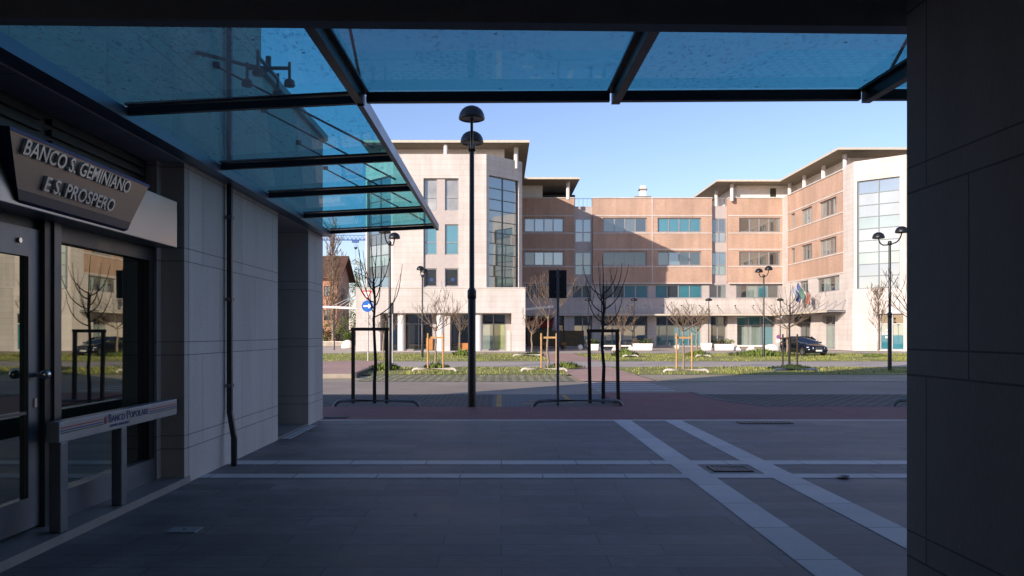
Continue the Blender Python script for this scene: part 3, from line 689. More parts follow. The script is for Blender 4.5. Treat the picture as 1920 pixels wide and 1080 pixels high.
def tree(seed, loc, H, crown0, kind, r0, label, group, name='bare_tree', dry=0):
    t = thing(name, label, 'tree', loc, group); tr, cr = branch_tree(seed, H, crown0, kind, r0)
    if dry:
        rnd = random.Random(seed + 5)
        for _ in range(dry):
            p = Vector(rnd.choice(cr.v)); leaves(cr, p, .06, 1, .055, 'dry_leaf', rnd)
    a = tr.build('trunk'); a.parent = t; c = cr.build('crown'); c.parent = t; return t
GT = 'young bare trees in dark guards'
tree(11, (-3.02, 18.8, -.05), 3.9, .60, 'cand', .045, 'bare dark tree in a guard frame beside the stone wall corner', GT)
tree(12, (2.43, 18.8, -.05), 3.5, .60, 'cand', .048, 'bare dark tree in a guard frame right of the sign back', GT)
tree(13, (13.15, 36.0, -.05), 4.0, .60, 'cand', .06, 'bare dark tree in a guard frame in front of the parked car', GT)
ST = 'young bare trees on the sunlit verge'
def ytree(seed, x, y, ytop, label, crown0=.5, r0=.06, dry=0, kind='vase'):
    p = G(x, y); k = p.y / F; H = (y - ytop) * k * 1.08; p.z = -.05
    return tree(seed, p, H, crown0, kind, r0, label, ST, dry=dry)
ytree(21, 817, 690, 535, 'bare staked tree in front of the round columns', .52)
ytree(22, 1027, 690, 505, 'bare staked tree right of the tall lamp, before the cafe', .55)
ytree(23, 1281, 691, 545, 'bare staked tree in front of the teal shopfront', .55)
ytree(24, 862, 664, 575, 'small bare tree without stakes before the left tower columns', .5, .08)
ytree(25, 997, 666, 575, 'small bare tree without stakes at the corner of the left tower', .5, .08)
ytree(26, 1163, 664, 575, 'small tree with brown dry leaves before the planters', .5, .09, 160)
ytree(27, 1306, 663, 570, 'small tree with dry leaves right of the white ball', .5, .09, 160)
ytree(28, 1647, 665, 525, 'slender bare tree before the teal door near the right pier', .55, .07, 0, 'slim')
ytree(29, 1476, 666, 535, 'bare tree rising behind the parked dark car', .42, .09)
ytree(30, 719, 668, 578, 'small bare tree behind the give-way sign', .5, .07)
ytree(31, 1722, 700, 500, 'bare tree mostly hidden behind the dark right pier', .5, .07)

def guard(loc, wd, ht, mat, label, grp, name, posts_r, cat='tree guard', round_=False, lean=0.0):
    p = Vector(loc); t = thing(name, label, cat, loc, grp)
    for s in (-1, 1):
        m = MB(); a = p + Vector((s * wd / 2 + lean, 0, -.05)); b_ = p + Vector((s * wd / 2, 0, ht))
        if round_: m.tube([a, b_], posts_r, mat, 8)
        else: m.bar(a, b_, posts_r * 2, posts_r * 2, mat)
        m.build('post', t)
    m = MB(); z = ht - (posts_r if not round_ else .2)
    m.bar(p + Vector((-wd / 2 - .05, posts_r * (2.0 if round_ else 0), z)), p + Vector((wd / 2 + .05, posts_r * (2.0 if round_ else 0), z)), posts_r * (1.2 if round_ else 2.2), posts_r * 2.0, mat); m.build('crossbar', t)
    return t
GG = 'dark goalpost tree guards'
guard((-3.13, 18.8, -.03), .80, 1.78, 'dark_wood', 'dark wooden goalpost guard around the tree by the wall corner', GG, 'tree_guard', .038)
guard((2.42, 18.8, -.03), .67, 1.74, 'dark_wood', 'dark wooden goalpost guard around the tree right of the sign pole', GG, 'tree_guard', .038, lean=.03)
guard((13.15, 35.95, -.03), .66, 1.62, 'dark_wood', 'thin dark tree guard standing before the parked car', GG, 'tree_guard', .04, round_=True)
SS = 'pale wooden tree stakes'
for (x, y, l) in ((817, 691, 'pale wooden stakes with a crosspiece before the round columns'), (1029, 691, 'pale wooden stakes with a crosspiece right of the tall lamp'), (1282, 692, 'pale wooden stakes with a crosspiece before the teal shopfront')):
    q = G(x, y); guard((q.x, q.y - .1, -.03), .70, 1.66, 'wood_stake', l, SS, 'tree_stakes', .042, 'tree stakes', True)

# weeds, shrubs, grass
def shrub(x, y, wd, ht, n, label, mat='leaf_green', name='shrub', grp='weedy shrubs on the verges'):
    q = G(x, y); rnd = random.Random(int(x * 7 + y)); t = thing(name, label, 'shrub', (q.x, q.y, 0), grp); m = MB()
    for _ in range(n):
        a = rnd.uniform(0, 6.28); rr = wd * rnd.random() ** .7; b0 = q + Vector((rr * math.cos(a), rr * .6 * math.sin(a), -.03))
        h = ht * rnd.uniform(.5, 1.0) * (1.05 - .6 * rr / wd); ln = Vector((math.cos(a) * .35 * h + rnd.uniform(-.1, .1) * h, math.sin(a) * .3 * h, h)); w_ = .035 * rnd.uniform(.7, 1.4); sd = Vector((math.cos(a + 1.2), math.sin(a + 1.2), 0)) * w_
        mid = b0 + ln * .6; m.face([b0 - sd * .5, mid - sd, b0 + ln, mid + sd], mat)
    o = m.build('foliage', t); return t
shrub(1484, 692, 1.15, .33, 420, 'dark weedy clump at the foot of the guarded tree by the car', 'leaf_dark')
shrub(1172, 668, .95, .75, 400, 'tall green tuft under the dry-leaved tree by the planter')
shrub(1308, 667, .95, .6, 340, 'green tuft at the foot of the tree right of the white ball')
shrub(866, 666, .7, .65, 260, 'green tuft at the foot of the small tree by the columns')
shrub(1001, 667, .8, .45, 240, 'green tuft at the foot of the corner tree', 'leaf_dark')
shrub(1430, 667, 2.6, .7, 700, 'long green weedy mound beside the parked car')
shrub(722, 692, .7, .45, 420, 'green weedy clump at the end of the red traffic island')
shrub(820, 690, .6, .4, 240, 'weedy clump between the stakes before the columns')
shrub(1060, 690, .9, .42, 340, 'weedy clump on the verge right of the tall lamp')
shrub(1640, 668, .9, .3, 200, 'small weedy tuft below the slender tree')
def blades(regions, n, h, name, mats, seed):
    rnd = random.Random(seed); m = MB(); tot = sum((r[1] - r[0]) * (r[3] - r[2]) for r in regions)
    from mathutils import noise as mn
    for r in regions:
        k = int(n * (r[1] - r[0]) * (r[3] - r[2]) / tot)
        for _ in range(k):
            x, y = rnd.uniform(r[0], r[1]), rnd.uniform(r[2], r[3]); nv = mn.noise(Vector((x * .45, y * .45, seed)))
            if nv < rnd.uniform(-.35, .3): continue
            hh = h * rnd.uniform(.4, 1.1) * (1 + nv); a = rnd.uniform(0, 3.14); s = Vector((math.cos(a), math.sin(a), 0)) * rnd.uniform(.012, .03)
            b0 = Vector((x, y, -.06)); tp = b0 + Vector((rnd.uniform(-.4, .4) * hh, rnd.uniform(-.4, .4) * hh, hh)); m.face([b0 - s, b0 + s, tp], rnd.choice(mats))
    return tag(m.build(name), 'short uneven spring grass growing along the verges', 'grass', kind='stuff')
blades([(-5.6, 2.7, 32.0, 39.2), (5.6, 24, 32, 39.3), (-22, 3.0, 47.6, 66), (6.2, 34, 47.6, 66)], 46000, .105, 'grass', ['blade', 'blade', 'leaf_green', 'leaf_pale', 'leaf_pale'], 3)
rnd = random.Random(9); m = MB()
for _ in range(750):
    x, y = rnd.uniform(-5.1, 2.5), rnd.uniform(27.7, 32.0)
    gy = y % .33
    if .08 < gy < .26 and rnd.random() < .75: continue
    if rnd.random() > .25 + .6 * (y - 27.5) / 4.5: continue
    hh = rnd.uniform(.02, .055); a = rnd.uniform(0, 3.14); s = Vector((math.cos(a), math.sin(a), 0)) * .02; b0 = Vector((x, y, -.065)); m.face([b0 - s, b0 + s, b0 + Vector((rnd.uniform(-.04, .04), 0, hh))], rnd.choice(['blade', 'leaf_pale']))
tag(m.build('paver_grass'), 'sparse grass sprouting between the far parking pavers', 'grass', kind='stuff')

# ------------------------------------------------------------------ office building across the road
off = thing('office_building', 'four-storey office building of white stone towers and brick facade across the road', 'building')
def facade(mb, O, u, U0, U1, z0, z1, ops, mat, depth=.25, rmat=None):
    n = Vector((u[1], -u[0], 0)); O3 = Vector((O[0], O[1], 0)); u3 = Vector((u[0], u[1], 0))
    P = lambda a, z, d=0: O3 + u3 * a + Vector((0, 0, z)) - n * d
    us = sorted({U0, U1, *[max(U0, min(U1, o[i])) for o in ops for i in (0, 1)]}); zs = sorted({z0, z1, *[max(z0, min(z1, o[i])) for o in ops for i in (2, 3)]})
    for i in range(len(us) - 1):
        for j in range(len(zs) - 1):
            a, c = (us[i] + us[i + 1]) / 2, (zs[j] + zs[j + 1]) / 2
            if us[i + 1] - us[i] < 1e-4 or zs[j + 1] - zs[j] < 1e-4: continue
            if any(o[0] < a < o[1] and o[2] < c < o[3] for o in ops): continue
            mb.face([P(us[i], zs[j]), P(us[i + 1], zs[j]), P(us[i + 1], zs[j + 1]), P(us[i], zs[j + 1])], mat)
    for (a, c, p, q) in ops:
        for e in (((a, p), (a, q)), ((a, q), (c, q)), ((c, q), (c, p)), ((c, p), (a, p))):
            mb.face([P(*e[0]), P(*e[1]), P(*e[1], depth), P(*e[0], depth)], rmat or mat)
def window(parent, O, u, a, c, p, q, cols, rows, glass, depth=.2, fr=.07, fmat='frame_grey', seed=0, colw=None):
    n = Vector((u[1], -u[0], 0)); O3 = Vector((O[0], O[1], 0)); u3 = Vector((u[0], u[1], 0)); rnd = random.Random(seed or int(a * 100 + p * 37 + O[0] * 13))
    P = lambda a_, z, d: O3 + u3 * a_ + Vector((0, 0, z)) - n * d
    m = MB(); e = .004
    def bx(a0, a1, z0, z1): m.obox(P((a0 + a1) / 2, (z0 + z1) / 2, depth), u3 * (a1 - a0) / 2, n * .05, Vector((0, 0, (z1 - z0) / 2)), fmat)
    bx(a + e, a + fr, p + e, q - e); bx(c - fr, c - e, p + e, q - e); bx(a + fr, c - fr, p + e, p + fr); bx(a + fr, c - fr, q - fr, q - e)
    us = [a + fr + (c - a - 2 * fr) * i / cols for i in range(cols + 1)]
    zs = [p + fr + (q - p - 2 * fr) * r_ for r_ in (rows if isinstance(rows, list) else [i / rows for i in range(rows + 1)])]
    for i in range(1, cols): bx(us[i] - fr / 2, us[i] + fr / 2, p + fr, q - fr)
    for j in range(1, len(zs) - 1):
        for i in range(cols): bx(us[i] + (fr / 2 if i else 0), us[i + 1] - (fr / 2 if i < cols - 1 else 0), zs[j] - fr * .4, zs[j] + fr * .4)
    wo = m.build('window', parent); g = MB()
    for i in range(cols):
        for j in range(len(zs) - 1):
            gm = glass(i, j, rnd) if callable(glass) else (rnd.choice(glass) if isinstance(glass, list) else glass)
            k = rnd.uniform(-.003, .003)
            g.face([P(us[i], zs[j], depth + .02 + k), P(us[i + 1], zs[j], depth + .02 - k), P(us[i + 1], zs[j + 1], depth + .02 - k), P(us[i], zs[j + 1], depth + .02 + k)], gm)
    g.build('pane', wo); return wo

RC = .063; YC = F * RC; OC = (0.0, YC); UC = (1.0, 0.0)
def cx_(x): return (x - CX) * RC
def cz_(y): return 1.6 - (y - HY) * RC
Z_PAR, Z_B, Z_L, ROOF = 17.6, 5.72, 3.74, 19.25
rows = [(13.62, 15.32), (9.66, 11.35)]
m = MB(); mats = 'facade_brick'
X0, XS1, XS1b, XS2, XS2b, XR_ = 1.9, cx_(1077), cx_(1111.5), cx_(1335), cx_(1365), 33.2
win_c = [(cx_(983), cx_(1057), 4, ['pane_blue', 'pane_pale', 'pane_blue']), (cx_(1131), cx_(1213), 4, ['pane_dark', 'pane_blue', 'pane_grey']), (cx_(1233), cx_(1315), 4, ['pane_teal']), (cx_(1386), cx_(1463), 4, ['pane_grey', 'pane_grey', 'pane_dark'])]
for (a, c) in ((X0, XS1), (XS1b, XS2), (XS2b, XR_)):
    ops = [(w_[0], w_[1], r_[0], r_[1]) for w_ in win_c if a <= w_[0] < c for r_ in rows]
    facade(m, OC, UC, a, c, 7.6, Z_PAR, ops, 'facade_brick', .3)
    for (x_, s_) in ((a, 1), (c, -1)):        # returns of the brick blocks into the glazed strips
        m.face([(x_, YC, 7.6), (x_, YC + .9, 7.6), (x_, YC + .9, Z_PAR), (x_, YC, Z_PAR)], 'facade_brick')
bw = m.build('brick_wall', off)
for i, w_ in enumerate(win_c):
    for j, r_ in enumerate(rows):
        gl_ = w_[3]
        if i == 2 and j == 1: gl_ = ['pane_dark', 'pane_blue', 'pane_dark']
        if i == 0 and j == 1: gl_ = lambda a, b_, r__: ['pane_black', 'pane_blue', 'pane_pale', 'pane_blue'][a]
        if i == 1 and j == 1: gl_ = ['pane_black', 'pane_dark', 'pane_black']
        window(off, OC, UC, w_[0], w_[1], r_[0], r_[1], w_[2], 1, gl_, .25, .13, 'frame_grey')
m = MB()                                        # string courses proud of the brick
for (a, c) in ((X0, XS1), (XS1b, XS2), (XS2b, XR_)):
    for z in (15.55, 13.50, 11.58, 9.54, 7.58): m.box(a, c, YC - .06, YC - .003, z - .07, z + .07, 'facade_stone')
    m.box(a - .02, c + .02, YC - .1, YC + .5, Z_PAR, Z_PAR + .12, 'facade_stone')
m.box(cx_(1223) - .07, cx_(1223) + .07, YC - .05, YC - .004, 7.6, Z_PAR, 'facade_stone')
m.build('string_course', off)
# glazed strips
for (a, c, gls, zt) in ((XS1, XS1b, [['pane_blue', 'pane_pale'], ['pane_dark', 'pane_teal']], 16.65), (XS2, XS2b, [['pane_grey', 'pane_pale'], ['pane_blue', 'pane_mint']], 16.7)):
    m = MB(); O2 = (0, YC + .55)
    ops = [(a + .08, c - .08, 12.45, 15.32), (a + .08, c - .08, 8.55, 11.35)]
    facade(m, O2, UC, a, c, 7.6, zt, ops, 'grey_panel', .12); m.box(a, c, YC + .53, YC + 1.2, zt, zt + .08, 'grey_panel'); m.build('spandrel_panel', off)
    for k, o_ in enumerate(ops): window(off, O2, UC, *o_, 2, [0, .42, 1], (lambda g_: (lambda i, j, r__: g_[1] if j == 0 else g_[0]))(gls[k]), .06, .13)
    m = MB()
    for k in range(5): x_ = a + .1 + (c - a - .2) * k / 4; m.box(x_ - .02, x_ + .02, YC + .6, YC + .64, zt + .08, zt + 1.0, 'frame_grey')
    m.box(a, c, YC + .59, YC + .65, zt + 1.0, zt + 1.05, 'frame_grey'); m.build('railing', off)
# first floor ribbon and stone band
m = MB()
ff = [(985, 1028, 2, ['pane_black', 'pane_dark']), (1073, 1111, 2, ['pane_grey', 'pane_dark']), (1127, 1216, 4, ['pane_teal', 'pane_dark', 'pane_teal']), (1229, 1318, 4, ['pane_teal', 'pane_grey', 'pane_dark']), (1331, 1363, 2, ['pane_grey', 'pane_dark']), (1382, 1462, 4, ['pane_teal', 'pane_mint', 'pane_dark'])]
ops = [(cx_(f_[0]), cx_(f_[1]), 5.82, 7.42) for f_ in ff]
facade(m, (0, YC + .35), UC, X0, 33.6, Z_B, 7.6, ops, 'grey_panel', .2)
for o_, f_ in zip(ops, ff): window(off, (0, YC + .35), UC, *o_, f_[2], 1, f_[3], .12, .12)
m.build('ribbon_wall', off)
m = MB(); m.box(X0, 33.6, YC - .25, YC + .36, Z_L, Z_B - .005, 'facade_stone'); m.box(X0, 33.6, YC - .33, YC + .34, Z_B - .004, Z_B + .07, 'facade_stone')
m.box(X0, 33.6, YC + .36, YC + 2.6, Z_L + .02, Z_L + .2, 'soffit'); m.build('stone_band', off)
m = MB()
for k in range(11): x_ = cx_(1108) + k * cx_(973.7); m.tube([(x_, YC - .3, 4.95), (x_, YC - .25, 4.95)], .07, 'frame_dark', 8)
m.build('bracket_plate', off)
# ground floor piers + shopfronts (recessed)
YG = YC + 1.1
for (a, c) in ((1058, 1077), (1111, 1127), (1215, 1232), (1318, 1334), (1366, 1384), (1456, 1480)): m = MB(); m.box(cx_(a), cx_(c), YG - .7, YG + .6, 0, Z_L + .02, 'facade_stone'); m.build('pier', off)
sh = [(1077, 1111, 2, ['pane_dark', 'pane_teal']), (1127, 1215, 4, ['pane_teal', 'pane_teal', 'pane_blue']), (1232, 1318, 4, ['pane_teal']), (1334, 1366, 2, ['pane_dark', 'pane_teal']), (1384, 1456, 3, ['pane_teal', 'pane_mint', 'pane_teal'])]
for k, s_ in enumerate(sh):
    gl_ = s_[3]
    window(off, (0, YG), UC, cx_(s_[0]), cx_(s_[1]), .12, Z_L, s_[2], [0, .70, 1], (lambda g_, top: (lambda i, j, r__: top if j else r__.choice(g_)))(gl_, 'pane_black' if k < 4 else 'pane_teal'), .1, .12, 'frame_grey')
m = MB(); m.box(X0, 33.6, YG - .05, YG + .6, 0, .12, 'grey_panel'); m.build('base_course', off)
# cafe bay
m = MB(); m.box(X0, cx_(1058), YG + .3, YG + .5, 0, Z_L, 'pane_black'); m.build('cafe_glazing', off)
m = MB(); m.poly([(X0 + .2, YC - 1.2, 2.7), (cx_(1042), YC - 1.2, 2.7), (cx_(1042), YC + .9, 3.5), (X0 + .2, YC + .9, 3.5), (X0 + .2, YC - 1.2, 2.35), (cx_(1042), YC - 1.2, 2.35)], [(0, 1, 2, 3), (4, 5, 1, 0)], 'awning_red'); m.build('awning', off)
m = MB(); m.box(X0, 33.4, YC + 1.8, 108, Z_L + .2, Z_PAR - .8, 'grey_panel'); m.build('core', off)

# right wing wall (faces left) + chamfered stone tower
OW = (33.2, YC); LW = math.hypot(.2, YC - 74.74); UW = (.2 / LW, -(YC - 74.74) / LW)
def wp(x): return on_plane(x, 600, OW, UW)[0]
u_bs, u_be, u_end = wp(1477), wp(1581), LW
m = MB(); wins = [(wp(1483), wp(1490), 1), (wp(1502), wp(1522), 3), (wp(1536), wp(1568), 4)]
ops = [(a, c, r_[0], r_[1]) for (a, c, n_) in wins for r_ in rows]
facade(m, OW, UW, u_bs, u_be, 7.6, Z_PAR, ops, 'facade_brick', .3); m.build('brick_wall', off)
for (a, c, n_) in wins:
    for r_ in rows: window(off, OW, UW, a, c, r_[0], r_[1], n_, 1, ['pane_grey', 'pane_clear', 'pane_dark'], .25, .12)
m = MB(); nW = Vector((UW[1], -UW[0], 0)); u3 = Vector((UW[0], UW[1], 0)); P3 = lambda a, z, d=0: Vector((OW[0], OW[1], 0)) + u3 * a + nW * d + Vector((0, 0, z))
for z in (15.55, 13.50, 11.58, 9.54, 7.58): m.obox(P3((u_bs + u_be) / 2, z, .03), u3 * (u_be - u_bs) / 2, nW * .028, (0, 0, .07), 'facade_stone')
m.obox(P3((u_bs + u_be) / 2, Z_PAR + .06, -.2), u3 * (u_be - u_bs) / 2, nW * .3, (0, 0, .06), 'facade_stone'); m.build('string_course', off)
m = MB(); facade(m, OW, UW, 0, u_bs, Z_L, Z_PAR + .1, [], 'facade_stone')
facade(m, OW, UW, u_be, u_end, Z_L, Z_PAR + .3, [], 'facade_stone')
ffw = [(wp(1498), wp(1515), 2), (wp(1531), wp(1574), 4)]
facade(m, OW, UW, u_bs, u_be, Z_B, 7.6, [(a, c, 5.9, 7.42) for a, c, n_ in ffw], 'facade_stone', .3)
for a, c, n_ in ffw: window(off, OW, UW, a, c, 5.9, 7.42, n_, 1, ['pane_grey', 'pane_mint', 'pane_dark'], .25, .12)
A1, A2 = Vector((33.4, 74.74)), Vector((36.75, 71.75)); uch = (A2 - A1).normalized(); Lch = (A2 - A1).length
g0, zt_ = on_plane(1607, 345, A1, uch); g1, _ = on_plane(1687, 345, A1, uch)
facade(m, A1, uch, 0, Lch, Z_B, 17.9, [(g0, g1, Z_B + .12, 16.0)], 'facade_stone', .35)
facade(m, A2, (1, 0), 0, 16, Z_B, 17.9, [(3.2, 6.6, 5.9, 8), (3.2, 6.6, 9.6, 12), (3.2, 6.6, 13.4, 16)], 'facade_stone', .4)
for z in ((5.9, 8), (9.6, 12), (13.4, 16)): window(off, A2, (1, 0), 3.2, 6.6, z[0], z[1], 2, 1, ['pane_teal', 'pane_curtain'], .3, .12)
m.face([(52.75, 71.75, 0), (52.75, 108, 0), (52.75, 108, 17.9), (52.75, 71.75, 17.9)], 'facade_stone')
m.build('stone_wall', off)
def bay_r(i, j, r__): return ['pane_blue', 'pane_blue', 'pane_mint', 'pane_pale', 'pane_pale', 'pane_mint', 'pane_pale', 'pane_pale', 'pane_blue'][j]
window(off, A1, uch, g0, g1, Z_B + .12, 16.0, 2, 9, bay_r, .25, .08, 'frame_slate')
# podium of the right side: band + ground floor
m = MB()
def op_w(xa, xb, za, zb): return (wp(xa), wp(xb), za, zb)
opg = [op_w(1497, 1523, .1, 3.4), op_w(1545, 1570, .1, 3.5)]
facade(m, (OW[0] - .22, OW[1]), UW, 0, u_end + .2, 0, Z_B, opg, 'facade_stone', .6)
for k, o_ in enumerate(opg): window(off, (OW[0] - .22, OW[1]), UW, *o_, 2, [0, .72, 1], ['pane_curtain', 'pane_dark'] if k == 0 else (lambda i, j, r__: 'pane_mint' if j == 0 else 'pane_grey'), .5, .12)
B1_, B2_ = Vector((33.17, 74.55)), Vector((36.65, 71.4)); ub = (B2_ - B1_).normalized(); Lb = (B2_ - B1_).length
d0, d1 = on_plane(1648, 600, B1_, ub)[0], on_plane(1694, 600, B1_, ub)[0]
facade(m, B1_, ub, 0, Lb, 0, Z_B, [(d0, d1, .1, 3.45)], 'facade_stone', .5)
dw = window(off, B1_, ub, d0, d1, .1, 3.45, 2, [0, .74, 1], lambda i, j, r__: 'pane_black' if j else 'pane_teal', .4, .1, 'frame_grey')
facade(m, B2_, (1, 0), 0, 16.2, 0, Z_B, [(4.2, 8.0, .1, 3.45)], 'facade_stone', .6)
window(off, B2_, (1, 0), 4.2, 8, .1, 3.45, 2, [0, .74, 1], lambda i, j, r__: 'pane_black' if j else 'pane_teal', .5, .1, 'frame_grey')
nb = Vector((ub.y, -ub.x, 0)); mk = MB()
for (a_, z_) in ((.36, 1.95), (.36, 1.62), (.36, 1.29), (.08, 1.62)):
    for k_ in range(3):
        c_ = Vector((B1_.x, B1_.y, 0)) + Vector((ub.x, ub.y, 0)) * (d0 + .12 + a_ + .08 * k_) + Vector((0, 0, z_ + .02 * (k_ % 2))) - nb * .40
        if a_ < .3 and k_ > 1: continue
        mk.obox(c_, Vector((ub.x, ub.y, 0)) * .03, nb * .003, (0, 0, .10 - .02 * (k_ % 2)), 'sign_white')
mk.build('notice', dw)
m.prism([(33.0, YC), (33.2, 74.5), (36.65, 71.36), (52.8, 71.36), (52.8, 76), (36, 76), (34.5, 78), (34.2, YC)], Z_B, Z_B + .08, 'facade_stone'); m.build('podium_wall', off)
m = MB(); m.prism([(34.2, 106), (34.3, 77), (37.0, 73.0), (52.2, 73.0), (52.2, 106)], 0, 17.2, 'grey_panel'); m.build('core', off)
# dark shop sign on the wing
m = MB(); a, c = wp(1496), wp(1524); m.obox(P3((a + c) / 2, 3.05, .34), u3 * (c - a) / 2, nW * .07, (0, 0, .42), 'sign_back'); so = m.build('shop_sign', off)
m = MB(); uc_ = (a + c) / 2
for k in range(3): m.obox(P3(uc_ - .55 + .13 * k, 3.08 + .03 * k, .412), u3 * .035 + Vector((0, 0, .05)), nW * .002, u3 * -.03 + Vector((0, 0, .17 - .04 * (k % 2))), 'sign_white')
for k in range(2): m.obox(P3(uc_ + .35 + .16 * k, 3.0 - .05 * k, .412), u3 * .03, nW * .002, u3 * -.09 + Vector((0, 0, .12)), 'road_yellow')
m.build('emblem', so)
# entrance canopies
def stay_canopy(O, u, a, c, z, dep, parent):
    n = Vector((u[1], -u[0], 0)); u3_ = Vector((u[0], u[1], 0)); P = lambda s, zz, d: Vector((O[0], O[1], 0)) + u3_ * s + n * d + Vector((0, 0, zz))
    m = MB(); m.obox(P((a + c) / 2, z, dep), u3_ * (c - a) / 2, n * .05, (0, 0, .10), 'roof_edge'); m.obox(P((a + c) / 2, z - .05, .06), u3_ * (c - a) / 2, n * .05, (0, 0, .08), 'frame_grey')
    k = max(2, int((c - a) / 2))
    for i in range(k + 1):
        s = a + (c - a) * i / k; m.bar(P(s, z - .03, 0), P(s, z, dep), .08, .1, 'frame_grey'); m.tube([P(s, z + 1.1, 0), P(s, z + .1, dep * .85)], .03, 'frame_grey', 6)
    m.face([P(a, z + .08, .0), P(c, z + .08, .0), P(c, z + .11, dep), P(a, z + .11, dep)], 'pane_clear'); m.build('entrance_canopy', parent)
stay_canopy((OW[0] - .22, OW[1]), UW, 1.2, u_end - 1.2, 3.78, 1.9, off)
stay_canopy((0, YC - .25), UC, cx_(1120), 31.5, 3.82, 1.5, off)

# roofs, penthouses, columns
def roof(pts):
    m = MB(); m.prism(pts, ROOF, ROOF + .22, 'roof_edge'); 
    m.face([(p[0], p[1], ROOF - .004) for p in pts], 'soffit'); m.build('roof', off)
roof([(24.95, 108), (24.95, 91.4), (32.25, 91.4), (32.25, 75.6), (54, 75.6), (54, 108)])
roof([(-12.95, 72.8), (2.6, 72.8), (2.6, 90.0), (8.95, 90.0), (8.95, 108), (-12.95, 108)])
m = MB()
m.prism([(28.0, 93.9), (34.85, 93.9), (34.85, 79.0), (52, 79.0), (52, 108), (28, 108)], 17.0, ROOF - .006, 'white_plaster'); m.build('penthouse', off); m = MB()
m.prism([(-11.5, 75.4), (.3, 75.4), (.3, 93.9), (4.9, 93.9), (4.9, 108), (-11.5, 108)], 17.0, ROOF - .006, 'white_plaster'); m.build('penthouse', off); m = MB(); m.box(4.9, 9.2, 98.5, 108, 17.0, ROOF - .3, 'reveal_grey')
m.build('terrace_wall', off)
m = MB(); m.box(cx_(1445) + .15, cx_(1456) + .15, 93.85, 93.92, 17.9, 18.9, 'pane_dark'); m.build('penthouse_window', off)
for (x, y) in ((W(1343, 0, .0655).x, F * .0655), (27.1, F * .0627), (33.75, 92.4), (33.7, 87.8), (33.7, 82.6), (33.7, 77.4), (7.75, F * .062), (W(965, 0, .0496).x + .15, 74.6), (W(836, 0, .0496).x, 73.4)):
    m = MB(); m.tube([(x, y, 17.2), (x, y, ROOF)], .21, 'column_white', 14); m.build('column', off)
m = MB()                                        # roof terrace parapet blocks along the wing
for k in range(6): m.box(34.15, 34.8, 78.5 + k * 2.7, 80.0 + k * 2.7, 17.3, 18.15, 'white_plaster')
m.build('terrace_block', off)
m = MB(); cxm = W(1205, 0, .066).x; yy = F * .066
m.box(cxm - .35, cxm + .35, yy - .35, yy + .35, 17, 19.35, 'white_plaster'); m.box(cxm - .5, cxm + .5, yy - .5, yy + .5, 19.35, 19.5, 'soffit'); m.box(cxm - .3, cxm + .3, yy - .3, yy + .3, 19.5, 19.9, 'white_plaster')
m.prism([(cxm - .95, yy - .8), (cxm + .75, yy - .8), (cxm + .75, yy + .8), (cxm - .95, yy + .8)], 17.2, 18.35, 'white_plaster'); m.prism([(cxm - 1.1, yy - .95), (cxm + .9, yy - .95), (cxm + .9, yy + .95), (cxm - 1.1, yy + .95)], 18.35, 18.5, 'soffit'); m.build('chimney', off)

# left stone tower
RT = .0485; YT = F * RT
tx_ = lambda x: (x - CX) * RT
tz_ = lambda y: 1.6 - (y - HY) * RT
TL, TR = tx_(737), tx_(912); TBR = Vector((1.98, YT + 3.3)); TBL = Vector((-12.9, YT + 3.3))
m = MB(); OT = (0, YT); wx = (tx_(794), tx_(819), tx_(834), tx_(860))
facade(m, OT, UC, TL, TR, Z_B, 17.95, [(wx[0], wx[3], Z_B + .1, tz_(334))], 'facade_stone', .18)
ucr = (TBR - Vector((TR, YT))).normalized(); Lc = (TBR - Vector((TR, YT))).length
h0, hz = on_plane(917, 326, (TR, YT), ucr); h1, _ = on_plane(973, 326, (TR, YT), ucr)
facade(m, (TR, YT), ucr, 0, Lc, Z_B, 17.95, [(h0, h1, Z_B + .08, 16.1)], 'facade_stone', .35)
ucl = (Vector((TL, YT)) - TBL).normalized(); Ll = (Vector((TL, YT)) - TBL).length
facade(m, TBL, ucl, 0, Ll, Z_B, 17.95, [(Ll - h1, Ll - h0, Z_B + .08, 16.1)], 'facade_stone', .35)
m.face([(TBR.x, TBR.y, Z_B), (TBR.x, 95, Z_B), (TBR.x, 95, 17.95), (TBR.x, TBR.y, 17.95)], 'facade_brick')
m.face([(TBL.x, TBL.y, Z_B), (TBL.x, 106, Z_B), (TBL.x, 106, 17.95), (TBL.x, TBL.y, 17.95)], 'facade_stone')
m.build('stone_wall', off)
def bay_l(i, j, r__): return ['pane_grey', 'pane_grey', 'pane_grey', 'pane_mint', 'pane_grey', 'pane_mint', 'pane_pale', 'pane_blue', 'pane_blue', 'pane_blue'][j]
window(off, (TR, YT), ucr, h0, h1, Z_B + .08, 16.1, 2, 10, bay_l, .25, .075, 'frame_slate')
window(off, TBL, ucl, Ll - h1, Ll - h0, Z_B + .08, 16.1, 2, 10, lambda i, j, r__: ['pane_blue', 'pane_grey', 'pane_mint', 'pane_pale', 'pane_grey', 'pane_blue', 'pane_blue', 'pane_pale', 'pane_mint', 'pane_blue'][j], .25, .075, 'frame_slate')
m = MB(); O2 = (0, YT + .18); wr = ((tz_(394), tz_(335)), (tz_(477), tz_(420)), (tz_(537), tz_(503)))
ops = [(a, c, z0, z1) for (a, c) in ((wx[0] + .02, wx[1]), (wx[2], wx[3] - .02)) for (z0, z1) in wr]
facade(m, O2, UC, wx[0], wx[3], Z_B + .1, tz_(334), ops, 'grey_panel', .25); m.build('window_surround', off)
for k, o_ in enumerate(ops):
    window(off, O2, UC, *o_, 1, [0, .4, 1] if k % 3 < 2 else 1, ['pane_curtain', 'pane_teal', 'pane_dark'][k % 3], .18, .09)
m = MB()
